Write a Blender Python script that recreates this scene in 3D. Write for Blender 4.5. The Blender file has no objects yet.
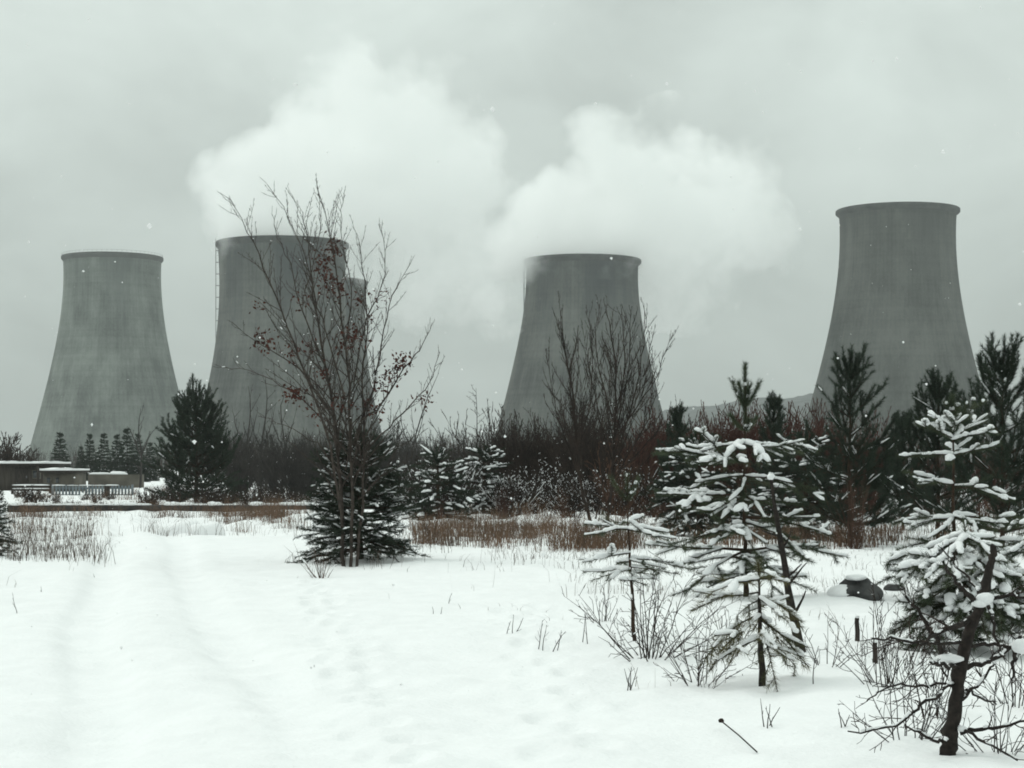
import bpy, math, random
import numpy as np
from mathutils import Vector

R = math.radians
rng = np.random.default_rng(7)
random.seed(7)
scene = bpy.context.scene
C = scene.collection

# ------------------------------------------------------------------ camera constants
F, HY, CZ = 1900.0, 466.0, 1.65          # focal length in pixels, horizon row, eye height


def W(px, py, d):
    return np.array([(px - 512.0) / F * d, d, CZ + (HY - py) / F * d])


# ------------------------------------------------------------------ mesh helpers
def build_mesh(name, parts, smooth=False):
    """parts: list of (V (n,3), F (m,k)) -> one mesh"""
    parts = [(np.asarray(v, float).reshape(-1, 3), np.asarray(f, np.int64)) for v, f in parts if len(v) and len(f)]
    me = bpy.data.meshes.new(name)
    if not parts:
        return me
    V = np.concatenate([p[0] for p in parts])
    loops, starts, off, ls = [], [], 0, 0
    for v, f in parts:
        k = f.shape[1]
        loops.append((f + off).ravel())
        starts.append(ls + np.arange(len(f)) * k)
        ls += f.size
        off += len(v)
    loops = np.concatenate(loops).astype(np.int32)
    starts = np.concatenate(starts).astype(np.int32)
    me.vertices.add(len(V)); me.vertices.foreach_set('co', V.astype(np.float32).ravel())
    me.loops.add(len(loops)); me.loops.foreach_set('vertex_index', loops)
    me.polygons.add(len(starts)); me.polygons.foreach_set('loop_start', starts)
    me.update(calc_edges=True)
    me.validate()
    if smooth:
        me.polygons.foreach_set('use_smooth', np.ones(len(me.polygons), bool))
    return me


def obj(name, parts, mat, parent=None, smooth=False, loc=None):
    me = parts if isinstance(parts, bpy.types.Mesh) else build_mesh(name, parts, smooth)
    o = bpy.data.objects.new(name, me)
    if name == 'snow': o['kind'] = 'stuff'
    if mat is not None and not me.materials:
        me.materials.append(mat)
    C.objects.link(o)
    if parent is not None:
        o.parent = parent
    if loc is not None:
        o.location = loc
    return o


def tag(o, label=None, cat=None, group=None, kind=None):
    if label: o['label'] = label
    if cat: o['category'] = cat
    if group: o['group'] = group
    if kind: o['kind'] = kind
    return o


def thing(name, label, cat, loc=(0, 0, 0), rz=0.0, group=None):
    o = bpy.data.objects.new(name, None)
    o.empty_display_size = 0.2
    C.objects.link(o)
    o.location = loc
    o.rotation_euler = (0, 0, rz)
    return tag(o, label, cat, group)


def dup(root, loc, rz=0.0, sc=1.0, label=None, group=None):
    r = root.copy(); C.objects.link(r)
    r.location = loc; r.rotation_euler = (0, 0, rz)
    r.scale = (sc, sc, sc) if np.isscalar(sc) else sc
    if label: r['label'] = label
    if group: r['group'] = group
    for ch in list(root.children):
        c = ch.copy(); C.objects.link(c); c.parent = r
        for g in list(ch.children):
            d = g.copy(); C.objects.link(d); d.parent = c
    return r


def unit(v):
    v = np.asarray(v, float)
    return v / np.maximum(np.linalg.norm(v, axis=-1, keepdims=True), 1e-9)


def frames(D):
    ref = np.tile(np.array([0.0, 0.0, 1.0]), (len(D), 1))
    ref[np.abs(D[:, 2]) > 0.95] = (1.0, 0.0, 0.0)
    U = unit(np.cross(ref, D)); Vv = np.cross(D, U)
    return U, Vv


def tubes(S, sides=3):
    """S: list/array of (p0, p1, r0, r1) rows with 8 numbers"""
    S = np.asarray(S, float).reshape(-1, 8)
    if not len(S):
        return (np.zeros((0, 3)), np.zeros((0, 4), int))
    P0, P1, r0, r1 = S[:, :3], S[:, 3:6], S[:, 6], S[:, 7]
    D = unit(P1 - P0); U, Vv = frames(D)
    P1 = P1 + D * (r1 * 0.4)[:, None]
    a = np.arange(sides) * 2 * math.pi / sides
    ring = U[:, None, :] * np.cos(a)[None, :, None] + Vv[:, None, :] * np.sin(a)[None, :, None]
    A = P0[:, None] + ring * r0[:, None, None]
    B = P1[:, None] + ring * r1[:, None, None]
    V = np.concatenate([A, B], axis=1).reshape(-1, 3)
    i = np.arange(sides); j = (i + 1) % sides
    q = np.stack([i, j, j + sides, i + sides], 1)
    Fq = (q[None] + (np.arange(len(S)) * 2 * sides)[:, None, None]).reshape(-1, 4)
    return V, Fq


def poly_tube(pts, radii, sides=8, cap=True, rough=0.0):
    pts = np.asarray(pts, float); radii = np.asarray(radii, float)
    n = len(pts)
    T = np.gradient(pts, axis=0); T = unit(T)
    U, Vv = frames(T)
    for k in range(1, n):                      # keep the frames from flipping
        if np.dot(U[k], U[k - 1]) < 0:
            U[k] *= -1; Vv[k] *= -1
    a = np.arange(sides) * 2 * math.pi / sides
    rr = radii[:, None] * (1 + rough * rng.normal(size=(n, sides)))
    V = (pts[:, None] + (U[:, None] * np.cos(a)[None, :, None] + Vv[:, None] * np.sin(a)[None, :, None]) * rr[..., None]).reshape(-1, 3)
    q = []
    for k in range(n - 1):
        for s in range(sides):
            q.append([k * sides + s, k * sides + (s + 1) % sides, (k + 1) * sides + (s + 1) % sides, (k + 1) * sides + s])
    out = [(V, np.array(q))]
    if cap:
        for k in (0, n - 1):
            c = np.concatenate([V[k * sides:(k + 1) * sides], pts[k:k + 1]])
            f = np.array([[s, (s + 1) % sides, sides] for s in range(sides)])
            out.append((c, f))
    return out


def box(x0, x1, y0, y1, z0, z1):
    V = np.array([[x, y, z] for z in (z0, z1) for y in (y0, y1) for x in (x0, x1)], float)
    Fq = np.array([[0, 2, 3, 1], [4, 5, 7, 6], [0, 1, 5, 4], [2, 6, 7, 3], [0, 4, 6, 2], [1, 3, 7, 5]])
    return V, Fq


def needles(S, per_m, length, width, ang=(25, 60)):
    """S (n,2,3): shoots.  thin triangles standing off the shoot."""
    S = np.asarray(S, float).reshape(-1, 2, 3)
    if not len(S):
        return np.zeros((0, 3)), np.zeros((0, 3), int)
    Ls = np.linalg.norm(S[:, 1] - S[:, 0], axis=1)
    cnt = np.maximum(3, (Ls * per_m).astype(int))
    idx = np.repeat(np.arange(len(S)), cnt)
    N = len(idx)
    t = rng.random(N)
    P = S[idx, 0] * (1 - t)[:, None] + S[idx, 1] * t[:, None]
    D = unit(S[idx, 1] - S[idx, 0]); U, Vv = frames(D)
    az = rng.random(N) * 2 * math.pi
    an = np.radians(rng.uniform(ang[0], ang[1], N))
    rad = U * np.cos(az)[:, None] + Vv * np.sin(az)[:, None]
    nd = D * np.cos(an)[:, None] + rad * np.sin(an)[:, None]
    nl = length * rng.uniform(0.7, 1.15, N)
    side = unit(np.cross(nd, rng.normal(size=(N, 3)))) * (width * 0.5)
    A, B, T = P + side, P - side, P + nd * nl[:, None]
    V = np.stack([A, B, T], 1).reshape(-1, 3)
    return V, np.arange(3 * N).reshape(-1, 3)


_ST = None


def snow_caps(S, r, up=0.5, jitter=0.25, keep=1.0, trim=-0.03):
    """S (n,2,3): lumpy sausages of snow lying along the tops of the shoots"""
    global _ST
    S = np.asarray(S, float).reshape(-1, 2, 3)
    S = S[rng.random(len(S)) < keep]
    if not len(S):
        return np.zeros((0, 3)), np.zeros((0, 4), int)
    rings, sides = 8, 7
    if _ST is None:
        tt = np.array([0, .05, .18, .38, .58, .8, .95, 1.0])
        rr = np.array([.1, .62, .92, 1.0, .98, .9, .6, .1])
        _ST = (tt, rr)
    tt, rr = _ST
    D = S[:, 1] - S[:, 0]; Dn = unit(D)
    U, Vv = frames(Dn)
    flip = Vv[:, 2] < 0
    Vv[flip] *= -1
    n = len(S)
    rs = r * rng.uniform(0.6, 1.4, n)
    a = np.arange(sides) * 2 * math.pi / sides
    ctr = S[:, None, 0] + D[:, None] * (trim + (1 - 2 * trim) * tt)[None, :, None]
    ctr = ctr + np.array([0, 0, 1.0]) * (rs * up)[:, None, None]
    rad = rr[None, :] * rs[:, None] * (1 + jitter * rng.uniform(-1, 1, (n, rings)))
    cs, sn = np.cos(a), np.sin(a) * 0.8
    sn = np.where(sn < 0, sn * 0.45, sn)
    V = ctr[:, :, None] + (U[:, None, None] * cs[None, None, :, None] + Vv[:, None, None] * sn[None, None, :, None]) * rad[:, :, None, None]
    V = V.reshape(-1, 3)
    q = np.array([[k * sides + s, k * sides + (s + 1) % sides, (k + 1) * sides + (s + 1) % sides, (k + 1) * sides + s]
                  for k in range(rings - 1) for s in range(sides)])
    return V, (q[None] + (np.arange(n) * rings * sides)[:, None, None]).reshape(-1, 4)


def blob(c, rx, ry, rz, seg=16, ring=9, noise=0.12, seed=0, flat=0.0):
    r_ = np.random.default_rng(seed)
    th = np.linspace(0, math.pi, ring)[:, None]; ph = (np.arange(seg) * 2 * math.pi / seg)[None]
    x, y, z = np.sin(th) * np.cos(ph), np.sin(th) * np.sin(ph), np.cos(th) * np.ones_like(ph)
    k = r_.normal(size=(6, 3)) * 2.2; p0 = r_.random(6) * 6.28
    nn = sum(np.sin(k[i, 0] * x + k[i, 1] * y + k[i, 2] * z + p0[i]) for i in range(6)) / 6
    s = 1 + noise * nn * 2
    V = np.stack([c[0] + x * rx * s, c[1] + y * ry * s, c[2] + np.maximum(z, -1 + flat) * rz * s], -1).reshape(-1, 3)
    q = [[i * seg + j, i * seg + (j + 1) % seg, (i + 1) * seg + (j + 1) % seg, (i + 1) * seg + j] for i in range(ring - 1) for j in range(seg)]
    return V, np.array(q)


# ------------------------------------------------------------------ materials
def nmat(name):
    m = bpy.data.materials.new(name); m.use_nodes = True
    nt = m.node_tree
    return m, nt, nt.nodes, nt.links, nt.nodes['Principled BSDF']


def noise_mat(name, c0, c1, scale=8.0, rough=0.9, detail=4.0, stretch=(1, 1, 1), bump=0.0, bump_scale=None, spec=0.2):
    m, nt, N, L, b = nmat(name)
    tc = N.new('ShaderNodeTexCoord'); mp = N.new('ShaderNodeMapping'); mp.inputs['Scale'].default_value = stretch
    L.new(tc.outputs['Object'], mp.inputs['Vector'])
    nz = N.new('ShaderNodeTexNoise'); nz.inputs['Scale'].default_value = scale; nz.inputs['Detail'].default_value = detail
    L.new(mp.outputs[0], nz.inputs['Vector'])
    rp = N.new('ShaderNodeValToRGB')
    rp.color_ramp.elements[0].position = 0.32; rp.color_ramp.elements[0].color = (*c0, 1)
    rp.color_ramp.elements[1].position = 0.68; rp.color_ramp.elements[1].color = (*c1, 1)
    L.new(nz.outputs['Fac'], rp.inputs[0]); L.new(rp.outputs[0], b.inputs['Base Color'])
    b.inputs['Roughness'].default_value = rough
    b.inputs['Specular IOR Level'].default_value = spec
    if bump:
        bp = N.new('ShaderNodeBump'); bp.inputs['Strength'].default_value = bump; bp.inputs['Distance'].default_value = 0.02
        if bump_scale:
            n2 = N.new('ShaderNodeTexNoise'); n2.inputs['Scale'].default_value = bump_scale; n2.inputs['Detail'].default_value = 5
            L.new(tc.outputs['Object'], n2.inputs['Vector']); L.new(n2.outputs['Fac'], bp.inputs['Height'])
        else:
            L.new(nz.outputs['Fac'], bp.inputs['Height'])
        L.new(bp.outputs[0], b.inputs['Normal'])
    return m


M = {}
M['snow'] = noise_mat('snow', (0.84, 0.845, 0.85), (0.88, 0.885, 0.89), 3.0, 0.7, bump=0.6, bump_scale=22)
M['snow_cap'] = noise_mat('snow_cap', (0.83, 0.84, 0.85), (0.88, 0.885, 0.89), 25.0, 0.75, bump=0.5, bump_scale=120)
M['bark'] = noise_mat('bark', (0.012, 0.010, 0.009), (0.035, 0.028, 0.024), 30, 0.9, bump=0.6)
M['bark_grey'] = noise_mat('bark_grey', (0.024, 0.019, 0.016), (0.07, 0.056, 0.048), 14, 0.9, bump=0.6)
M['bark_orange'] = noise_mat('bark_orange', (0.024, 0.016, 0.011), (0.055, 0.034, 0.022), 25, 0.9, bump=0.6)
M['twig_dark'] = noise_mat('twig_dark', (0.015, 0.011, 0.009), (0.042, 0.029, 0.023), 3, 0.9)
M['twig_red'] = noise_mat('twig_red', (0.034, 0.015, 0.012), (0.085, 0.036, 0.026), 2, 0.9)
M['twig_grey'] = noise_mat('twig_grey', (0.026, 0.024, 0.023), (0.056, 0.050, 0.046), 2, 0.9)
M['needle_dark'] = noise_mat('needle_dark', (0.013, 0.022, 0.014), (0.034, 0.050, 0.032), 4, 0.75)
M['needle'] = noise_mat('needle', (0.026, 0.040, 0.022), (0.075, 0.09, 0.05), 6, 0.7)
M['needle_yellow'] = noise_mat('needle_yellow', (0.04, 0.048, 0.02), (0.12, 0.105, 0.042), 5, 0.7)
M['leaf_red'] = noise_mat('leaf_red', (0.028, 0.011, 0.009), (0.09, 0.03, 0.02), 5, 0.8)
M['leaf_brown'] = noise_mat('leaf_brown', (0.04, 0.022, 0.015), (0.10, 0.052, 0.034), 5, 0.8)
M['grass'] = noise_mat('grass', (0.045, 0.029, 0.020), (0.20, 0.125, 0.082), 2.5, 0.9)
M['grass_grey'] = noise_mat('grass_grey', (0.05, 0.038, 0.031), (0.15, 0.115, 0.09), 3, 0.9)
M['steel'] = noise_mat('steel', (0.10, 0.105, 0.11), (0.2, 0.205, 0.21), 2, 0.6)
M['pipe'] = noise_mat('pipe', (0.018, 0.018, 0.018), (0.05, 0.047, 0.044), 1.5, 0.7)
M['shed_wall'] = noise_mat('shed_wall', (0.035, 0.030, 0.026), (0.07, 0.06, 0.05), 2, 0.85, stretch=(6, 6, 0.4))
M['shed_pale'] = noise_mat('shed_pale', (0.065, 0.060, 0.050), (0.14, 0.128, 0.105), 0.8, 0.85)
M['blue_paint'] = noise_mat('blue_paint', (0.10, 0.125, 0.14), (0.19, 0.22, 0.235), 1.5, 0.6)
M['dark_wood'] = noise_mat('dark_wood', (0.02, 0.017, 0.015), (0.055, 0.046, 0.04), 6, 0.9, stretch=(4, 4, 0.6), bump=0.5)
M['stone'] = noise_mat('stone', (0.035, 0.036, 0.036), (0.09, 0.09, 0.088), 5, 0.85, bump=0.8, bump_scale=14)
M['window_glass'] = noise_mat('window_glass', (0.02, 0.024, 0.026), (0.05, 0.055, 0.058), 1, 0.15, spec=0.5)
M['flake'] = noise_mat('flake', (0.85, 0.85, 0.86), (0.9, 0.9, 0.9), 1, 0.8)


def concrete(name, lo, hi, stain, h, stain_from=0.55):
    """weathered shell concrete: lift bands, vertical run-off streaks, big blotches"""
    m, nt, N, L, b = nmat(name)
    tc = N.new('ShaderNodeTexCoord')

    def mapped(sc):
        mp = N.new('ShaderNodeMapping'); mp.inputs['Scale'].default_value = sc
        L.new(tc.outputs['Object'], mp.inputs['Vector']); return mp.outputs[0]

    def noise(vec, scale, detail=4, rough=0.55):
        n = N.new('ShaderNodeTexNoise'); n.inputs['Scale'].default_value = scale; n.inputs['Detail'].default_value = detail
        n.inputs['Roughness'].default_value = rough
        L.new(vec, n.inputs['Vector']); return n.outputs['Fac']

    def math_(op, a, b_=None, clamp=False):
        n = N.new('ShaderNodeMath'); n.operation = op; n.use_clamp = clamp
        for k, v in ((0, a), (1, b_)):
            if v is None: continue
            if isinstance(v, (int, float)): n.inputs[k].default_value = v
            else: L.new(v, n.inputs[k])
        return n.outputs[0]
    streak = noise(mapped((1, 1, 0.035)), 0.33, 5)
    fine = noise(mapped((1, 1, 0.06)), 1.4, 3)
    blotch = noise(mapped((1, 1, 0.8)), 0.045, 3)
    bands = noise(mapped((0.02, 0.02, 1)), 0.55, 4)
    grain = noise(mapped((1, 1, 1)), 1.1, 5, 0.7)
    s = math_('ADD', math_('MULTIPLY', streak, 0.30), math_('MULTIPLY', blotch, 0.52))
    s = math_('ADD', s, math_('MULTIPLY', fine, 0.14))
    s = math_('ADD', s, math_('MULTIPLY', bands, 0.14))
    s = math_('ADD', s, math_('MULTIPLY', grain, 0.22))
    # meridional ribs and the joints of the concrete lifts
    sp_ = N.new('ShaderNodeSeparateXYZ'); L.new(tc.outputs['Object'], sp_.inputs[0])
    th = math_('ARCTAN2', sp_.outputs['Y'], sp_.outputs['X'])
    rib = math_('POWER', math_('ABSOLUTE', math_('SINE', math_('MULTIPLY', th, 48.0))), 6.0)
    lift = math_('POWER', math_('ABSOLUTE', math_('SINE', math_('MULTIPLY', sp_.outputs['Z'], 1.05))), 10.0)
    s = math_('SUBTRACT', s, math_('MULTIPLY', rib, 0.028))
    s = math_('SUBTRACT', s, math_('MULTIPLY', lift, 0.016))
    s = math_('ADD', s, math_('MULTIPLY', math_('SUBTRACT', noise(mapped((1, 1, .55)), .11, 5, .65), .5), .34))
    rp = N.new('ShaderNodeValToRGB')
    rp.color_ramp.elements[0].position = 0.53; rp.color_ramp.elements[0].color = (*lo, 1)
    rp.color_ramp.elements[1].position = 0.80; rp.color_ramp.elements[1].color = (*hi, 1)
    L.new(s, rp.inputs[0])
    # soot / damp stain running down from the rim
    sep = N.new('ShaderNodeSeparateXYZ'); L.new(tc.outputs['Object'], sep.inputs[0])
    zz = math_('DIVIDE', sep.outputs['Z'], h)
    mr = N.new('ShaderNodeMapRange'); mr.inputs[1].default_value = stain_from; mr.inputs[2].default_value = 1.0
    L.new(zz, mr.inputs[0])
    st = math_('ADD', math_('MULTIPLY', mr.outputs[0], 0.42), math_('MULTIPLY', math_('SUBTRACT', noise(mapped((1, 1, 0.22)), 0.05, 4), 0.62), 1.7))
    st = math_('MULTIPLY', st, 3.0, True)
    mx = N.new('ShaderNodeMix'); mx.data_type = 'RGBA'
    L.new(math_('MULTIPLY', st, 0.72), mx.inputs[0]); L.new(rp.outputs[0], mx.inputs[6]); mx.inputs[7].default_value = (*stain, 1)
    L.new(mx.outputs[2], b.inputs['Base Color'])
    b.inputs['Roughness'].default_value = 0.9; b.inputs['Specular IOR Level'].default_value = 0.15
    bp = N.new('ShaderNodeBump'); bp.inputs['Strength'].default_value = 0.4; bp.inputs['Distance'].default_value = 0.3
    L.new(grain, bp.inputs['Height']); L.new(bp.outputs[0], b.inputs['Normal'])
    return m


# ------------------------------------------------------------------ world, sun
SUN_EL, SUN_AZ = R(48), R(-60)            # sun behind the overcast, to the left of the view
w = bpy.data.worlds.new('World'); scene.world = w; w.use_nodes = True
nt = w.node_tree; N, L = nt.nodes, nt.links
bg = N['Background']; bg.inputs['Strength'].default_value = 0.1
sky = N.new('ShaderNodeTexSky'); sky.sky_type = 'NISHITA'; sky.sun_disc = False
sky.sun_elevation = SUN_EL; sky.sun_rotation = SUN_AZ; sky.air_density = 1.0; sky.dust_density = 4.0
hs = N.new('ShaderNodeHueSaturation'); hs.inputs['Saturation'].default_value = 0.1
L.new(sky.outputs[0], hs.inputs['Color'])
tc = N.new('ShaderNodeTexCoord'); sp = N.new('ShaderNodeSeparateXYZ'); L.new(tc.outputs['Generated'], sp.inputs[0])
rp = N.new('ShaderNodeValToRGB'); cr = rp.color_ramp
cols = [(0.0, 0.33), (0.05, 0.41), (0.12, 0.52), (0.22, 0.72), (0.45, 0.94), (1.0, 1.10)]
tint = (0.892, 1.0, 0.948)
while len(cr.elements) < len(cols): cr.elements.new(0.5)
for e, (p, v) in zip(cr.elements, cols):
    e.position = p; e.color = (v * tint[0] / 2, v * tint[1] / 2, v * tint[2] / 2, 1)
L.new(sp.outputs['Z'], rp.inputs[0])
# cloud deck: broad soft variation of the overcast
mp = N.new('ShaderNodeMapping'); mp.inputs['Scale'].default_value = (1.0, 1.0, 1.7); mp.inputs['Location'].default_value = (0.35, 0.1, 0.6)
L.new(tc.outputs['Generated'], mp.inputs['Vector'])
nz = N.new('ShaderNodeTexNoise'); nz.inputs['Scale'].default_value = 6.5; nz.inputs['Detail'].default_value = 6; nz.inputs['Roughness'].default_value = 0.5
nz.inputs['Distortion'].default_value = 0.3
L.new(mp.outputs[0], nz.inputs['Vector'])
mr = N.new('ShaderNodeMapRange'); mr.inputs[1].default_value = 0.3; mr.inputs[2].default_value = 0.7
mr.inputs[3].default_value = 2 * 10 * 0.78; mr.inputs[4].default_value = 2 * 10 * 1.20
L.new(nz.outputs['Fac'], mr.inputs[0])
mul = N.new('ShaderNodeVectorMath'); mul.operation = 'SCALE'
L.new(rp.outputs[0], mul.inputs[0]); L.new(mr.outputs[0], mul.inputs['Scale'])
mix = N.new('ShaderNodeMix'); mix.data_type = 'RGBA'; mix.inputs[0].default_value = 0.95
L.new(hs.outputs[0], mix.inputs[6]); L.new(mul.outputs[0], mix.inputs[7])
L.new(mix.outputs[2], bg.inputs['Color'])

sd = bpy.data.lights.new('sun', 'SUN'); sd.energy = 0.85; sd.angle = R(25); sd.color = (1.0, 0.99, 0.95)
so = bpy.data.objects.new('sun', sd); C.objects.link(so)
dirv = Vector((math.sin(SUN_AZ) * math.cos(SUN_EL), math.cos(SUN_AZ) * math.cos(SUN_EL), math.sin(SUN_EL)))
so.rotation_euler = dirv.to_track_quat('Z', 'Y').to_euler()
so.location = (-30, 20, 60)

# ------------------------------------------------------------------ terrain
_k = [(0.021, 0.013, 0.9, 0.10), (0.05, 0.031, 2.1, 0.05), (-0.043, 0.06, 4.0, 0.05), (0.13, 0.09, 0.4, 0.028),
      (0.31, -0.22, 1.3, 0.016), (0.5, 0.42, 5.1, 0.012), (-0.75, 0.35, 2.2, 0.009), (1.3, 0.8, 3.7, 0.005), (-0.9, 1.6, 0.2, 0.005),
      (2.1, -1.2, 2.9, 0.003), (3.4, 2.3, 1.1, 0.0022)]


_hr = np.random.default_rng(77).random((256, 256))


def vnoise(x, y):
    xi, yi = np.floor(x).astype(int), np.floor(y).astype(int)
    fx, fy = x - xi, y - yi
    fx = fx * fx * (3 - 2 * fx); fy = fy * fy * (3 - 2 * fy)
    h = lambda a, b: _hr[a & 255, b & 255]
    return (h(xi, yi) * (1 - fx) + h(xi + 1, yi) * fx) * (1 - fy) + (h(xi, yi + 1) * (1 - fx) + h(xi + 1, yi + 1) * fx) * fy - .5


_fr = np.random.default_rng(13)
PRINTS = []
for (xa, ya, xb, yb, n_) in [(-.55, 9.0, -2.6, 25, 44), (.35, 9.5, .1, 19, 24)]:     # two lines of half-filled footprints
    for q in range(n_):
        f = q / (n_ - 1)
        PRINTS.append((xa + (xb - xa) * f + (.11 if q % 2 else -.11) + _fr.normal() * .04, ya + (yb - ya) * f + _fr.normal() * .05, _fr.uniform(.6, 1.1)))


def ground(x, y):
    x = np.asarray(x, float); y = np.asarray(y, float)
    z = np.zeros(np.broadcast(x, y).shape)
    for a, b, p, s in _k:
        z = z + s * np.sin(a * x * 1.3 + b * y * 1.3 + p)
    z = z + 0.05
    near = np.exp(-((y - 30) / 40.0) ** 2)
    # the two wheel ruts of the track
    wob = 0.10 * np.sin(y * 0.21) + 0.05 * np.sin(y * 0.57 + 1)
    for cx, dep in ((-0.3 - 0.2 * y + wob, 0.062), (0.95 - 0.205 * y + wob, 0.042)):
        dx = x - cx
        z = z - near * 1.15 * dep * np.exp(-(dx / 0.24) ** 4) + near * 0.02 * np.exp(-((np.abs(dx) - 0.5) / 0.22) ** 2)
    # low bank right of the track
    e = x - (1.9 - 0.16 * y)
    z = z + near * 0.13 / (1 + np.exp(-e / 0.5))
    # wind-blown ripples on the open snow
    z = z + near * 0.007 * np.sin(5.2 * (x * 0.35 + y * 0.9) + 1.6 * np.sin(0.9 * x + 0.4 * y)) * (0.5 + 0.5 * np.sin(0.7 * x - 0.3 * y))
    # hummocks under the dry grass
    hm = np.exp(-((y - 50) / 11.0) ** 2)
    z = z + hm * (.07 * np.sin(2.1 * x + .9 * y) * np.sin(1.3 * y - .7 * x) + .04 * np.sin(4.7 * x - 1.9 * y))
    # trodden lumps in the open snow
    z = z + near * .010 * np.sin(3.1 * x + 1.2 * np.sin(1.7 * y)) * np.sin(2.3 * y + 1.1 * np.sin(1.9 * x))
    # crusty drifts, small lumps, footprints
    g2 = np.exp(-((y - 14) / 26.0) ** 2)
    z = z + g2 * (.075 * vnoise(x * .9 + 3, y * .55) + .040 * vnoise(x * 2.3, y * 1.6 + 9) + .028 * vnoise(x * 5.5 + 7, y * 4.2) + .012 * vnoise(x * 13, y * 11))
    if z.ndim:
        for (fx_, fy_, a_) in PRINTS:
            m_ = (np.abs(x - fx_) < .4) & (np.abs(y - fy_) < .6)
            if m_.any():
                rr_ = ((x[m_] - fx_) / .085) ** 2 + ((y[m_] - fy_) / .17) ** 2
                z[m_] += -.036 * a_ * np.exp(-rr_ ** 2 * .6) + .016 * a_ * np.exp(-(np.sqrt(rr_) - 1.6) ** 2 * 4)
    # ditch and bank in front of the pipe
    z = z - 0.10 * np.exp(-((y - 60) / 4.0) ** 2) * (x < 0)
    return z


def G(px, py):
    d = F * CZ / (py - HY)
    for _ in range(6):
        x = (px - 512) / F * d
        d = F * (CZ - float(ground(x, d))) / (py - HY)
    x = (px - 512) / F * d
    return np.array([x, d, float(ground(x, d))])


def on_ground(px, d):
    x = (px - 512) / F * d
    return np.array([x, d, float(ground(x, d))])


gx = np.arange(-10, 8, .04)
e_ = np.geomspace(.05, 1700, 150)
gx = np.concatenate([-10 - e_[::-1], gx, 8 + e_])
gy = np.concatenate([np.linspace(-60, 7.5, 30), 7.9 * np.exp(np.arange(0, math.log(2350 / 7.9), .0062))])
X, Y = np.meshgrid(gx, gy)
Z = ground(X, Y)
Vg = np.stack([X, Y, Z], -1).reshape(-1, 3)
nx, ny = len(gx), len(gy)
ii, jj = np.meshgrid(np.arange(ny - 1), np.arange(nx - 1), indexing='ij')
i0 = (ii * nx + jj).ravel()
tag(obj('ground', [(Vg, np.stack([i0, i0 + 1, i0 + nx + 1, i0 + nx], 1))], M['snow'], smooth=True), kind='structure')

# distant wooded ridge
hx = np.linspace(-700, 1500, 240); hy = np.linspace(1500, 2150, 40)
HX, HYY = np.meshgrid(hx, hy)
t = (HYY - 1500) / 650
prof = np.sin(np.clip(t, 0, 1) * math.pi) ** 0.8
ridge = 30 + 40 * np.exp(-((HX - 300) / 230) ** 2) + 16 * np.sin(HX * 0.006 + 1) + 5 * np.sin(HX * 0.021) + 2.0 * np.sin(HX * 0.09) + 1.2 * np.sin(HX * 0.23 + HYY * 0.1)
ridge = ridge * (1 / (1 + np.exp(-(HX - 60) / 60.0)))
HZ = prof * ridge - 4
hill_mat = noise_mat('hill_wood', (0.02, 0.025, 0.024), (0.075, 0.082, 0.082), 0.05, 0.95)
Vh = np.stack([HX, HYY, HZ], -1).reshape(-1, 3)
ii, jj = np.meshgrid(np.arange(39), np.arange(239), indexing='ij'); i0 = (ii * 240 + jj).ravel()
tag(obj('hills', [(Vh, np.stack([i0, i0 + 1, i0 + 241, i0 + 240], 1))], hill_mat, smooth=True), kind='structure')

# ------------------------------------------------------------------ cooling towers
from_prof = lambda zs, rs, z: np.interp(z, zs, rs)


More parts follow.
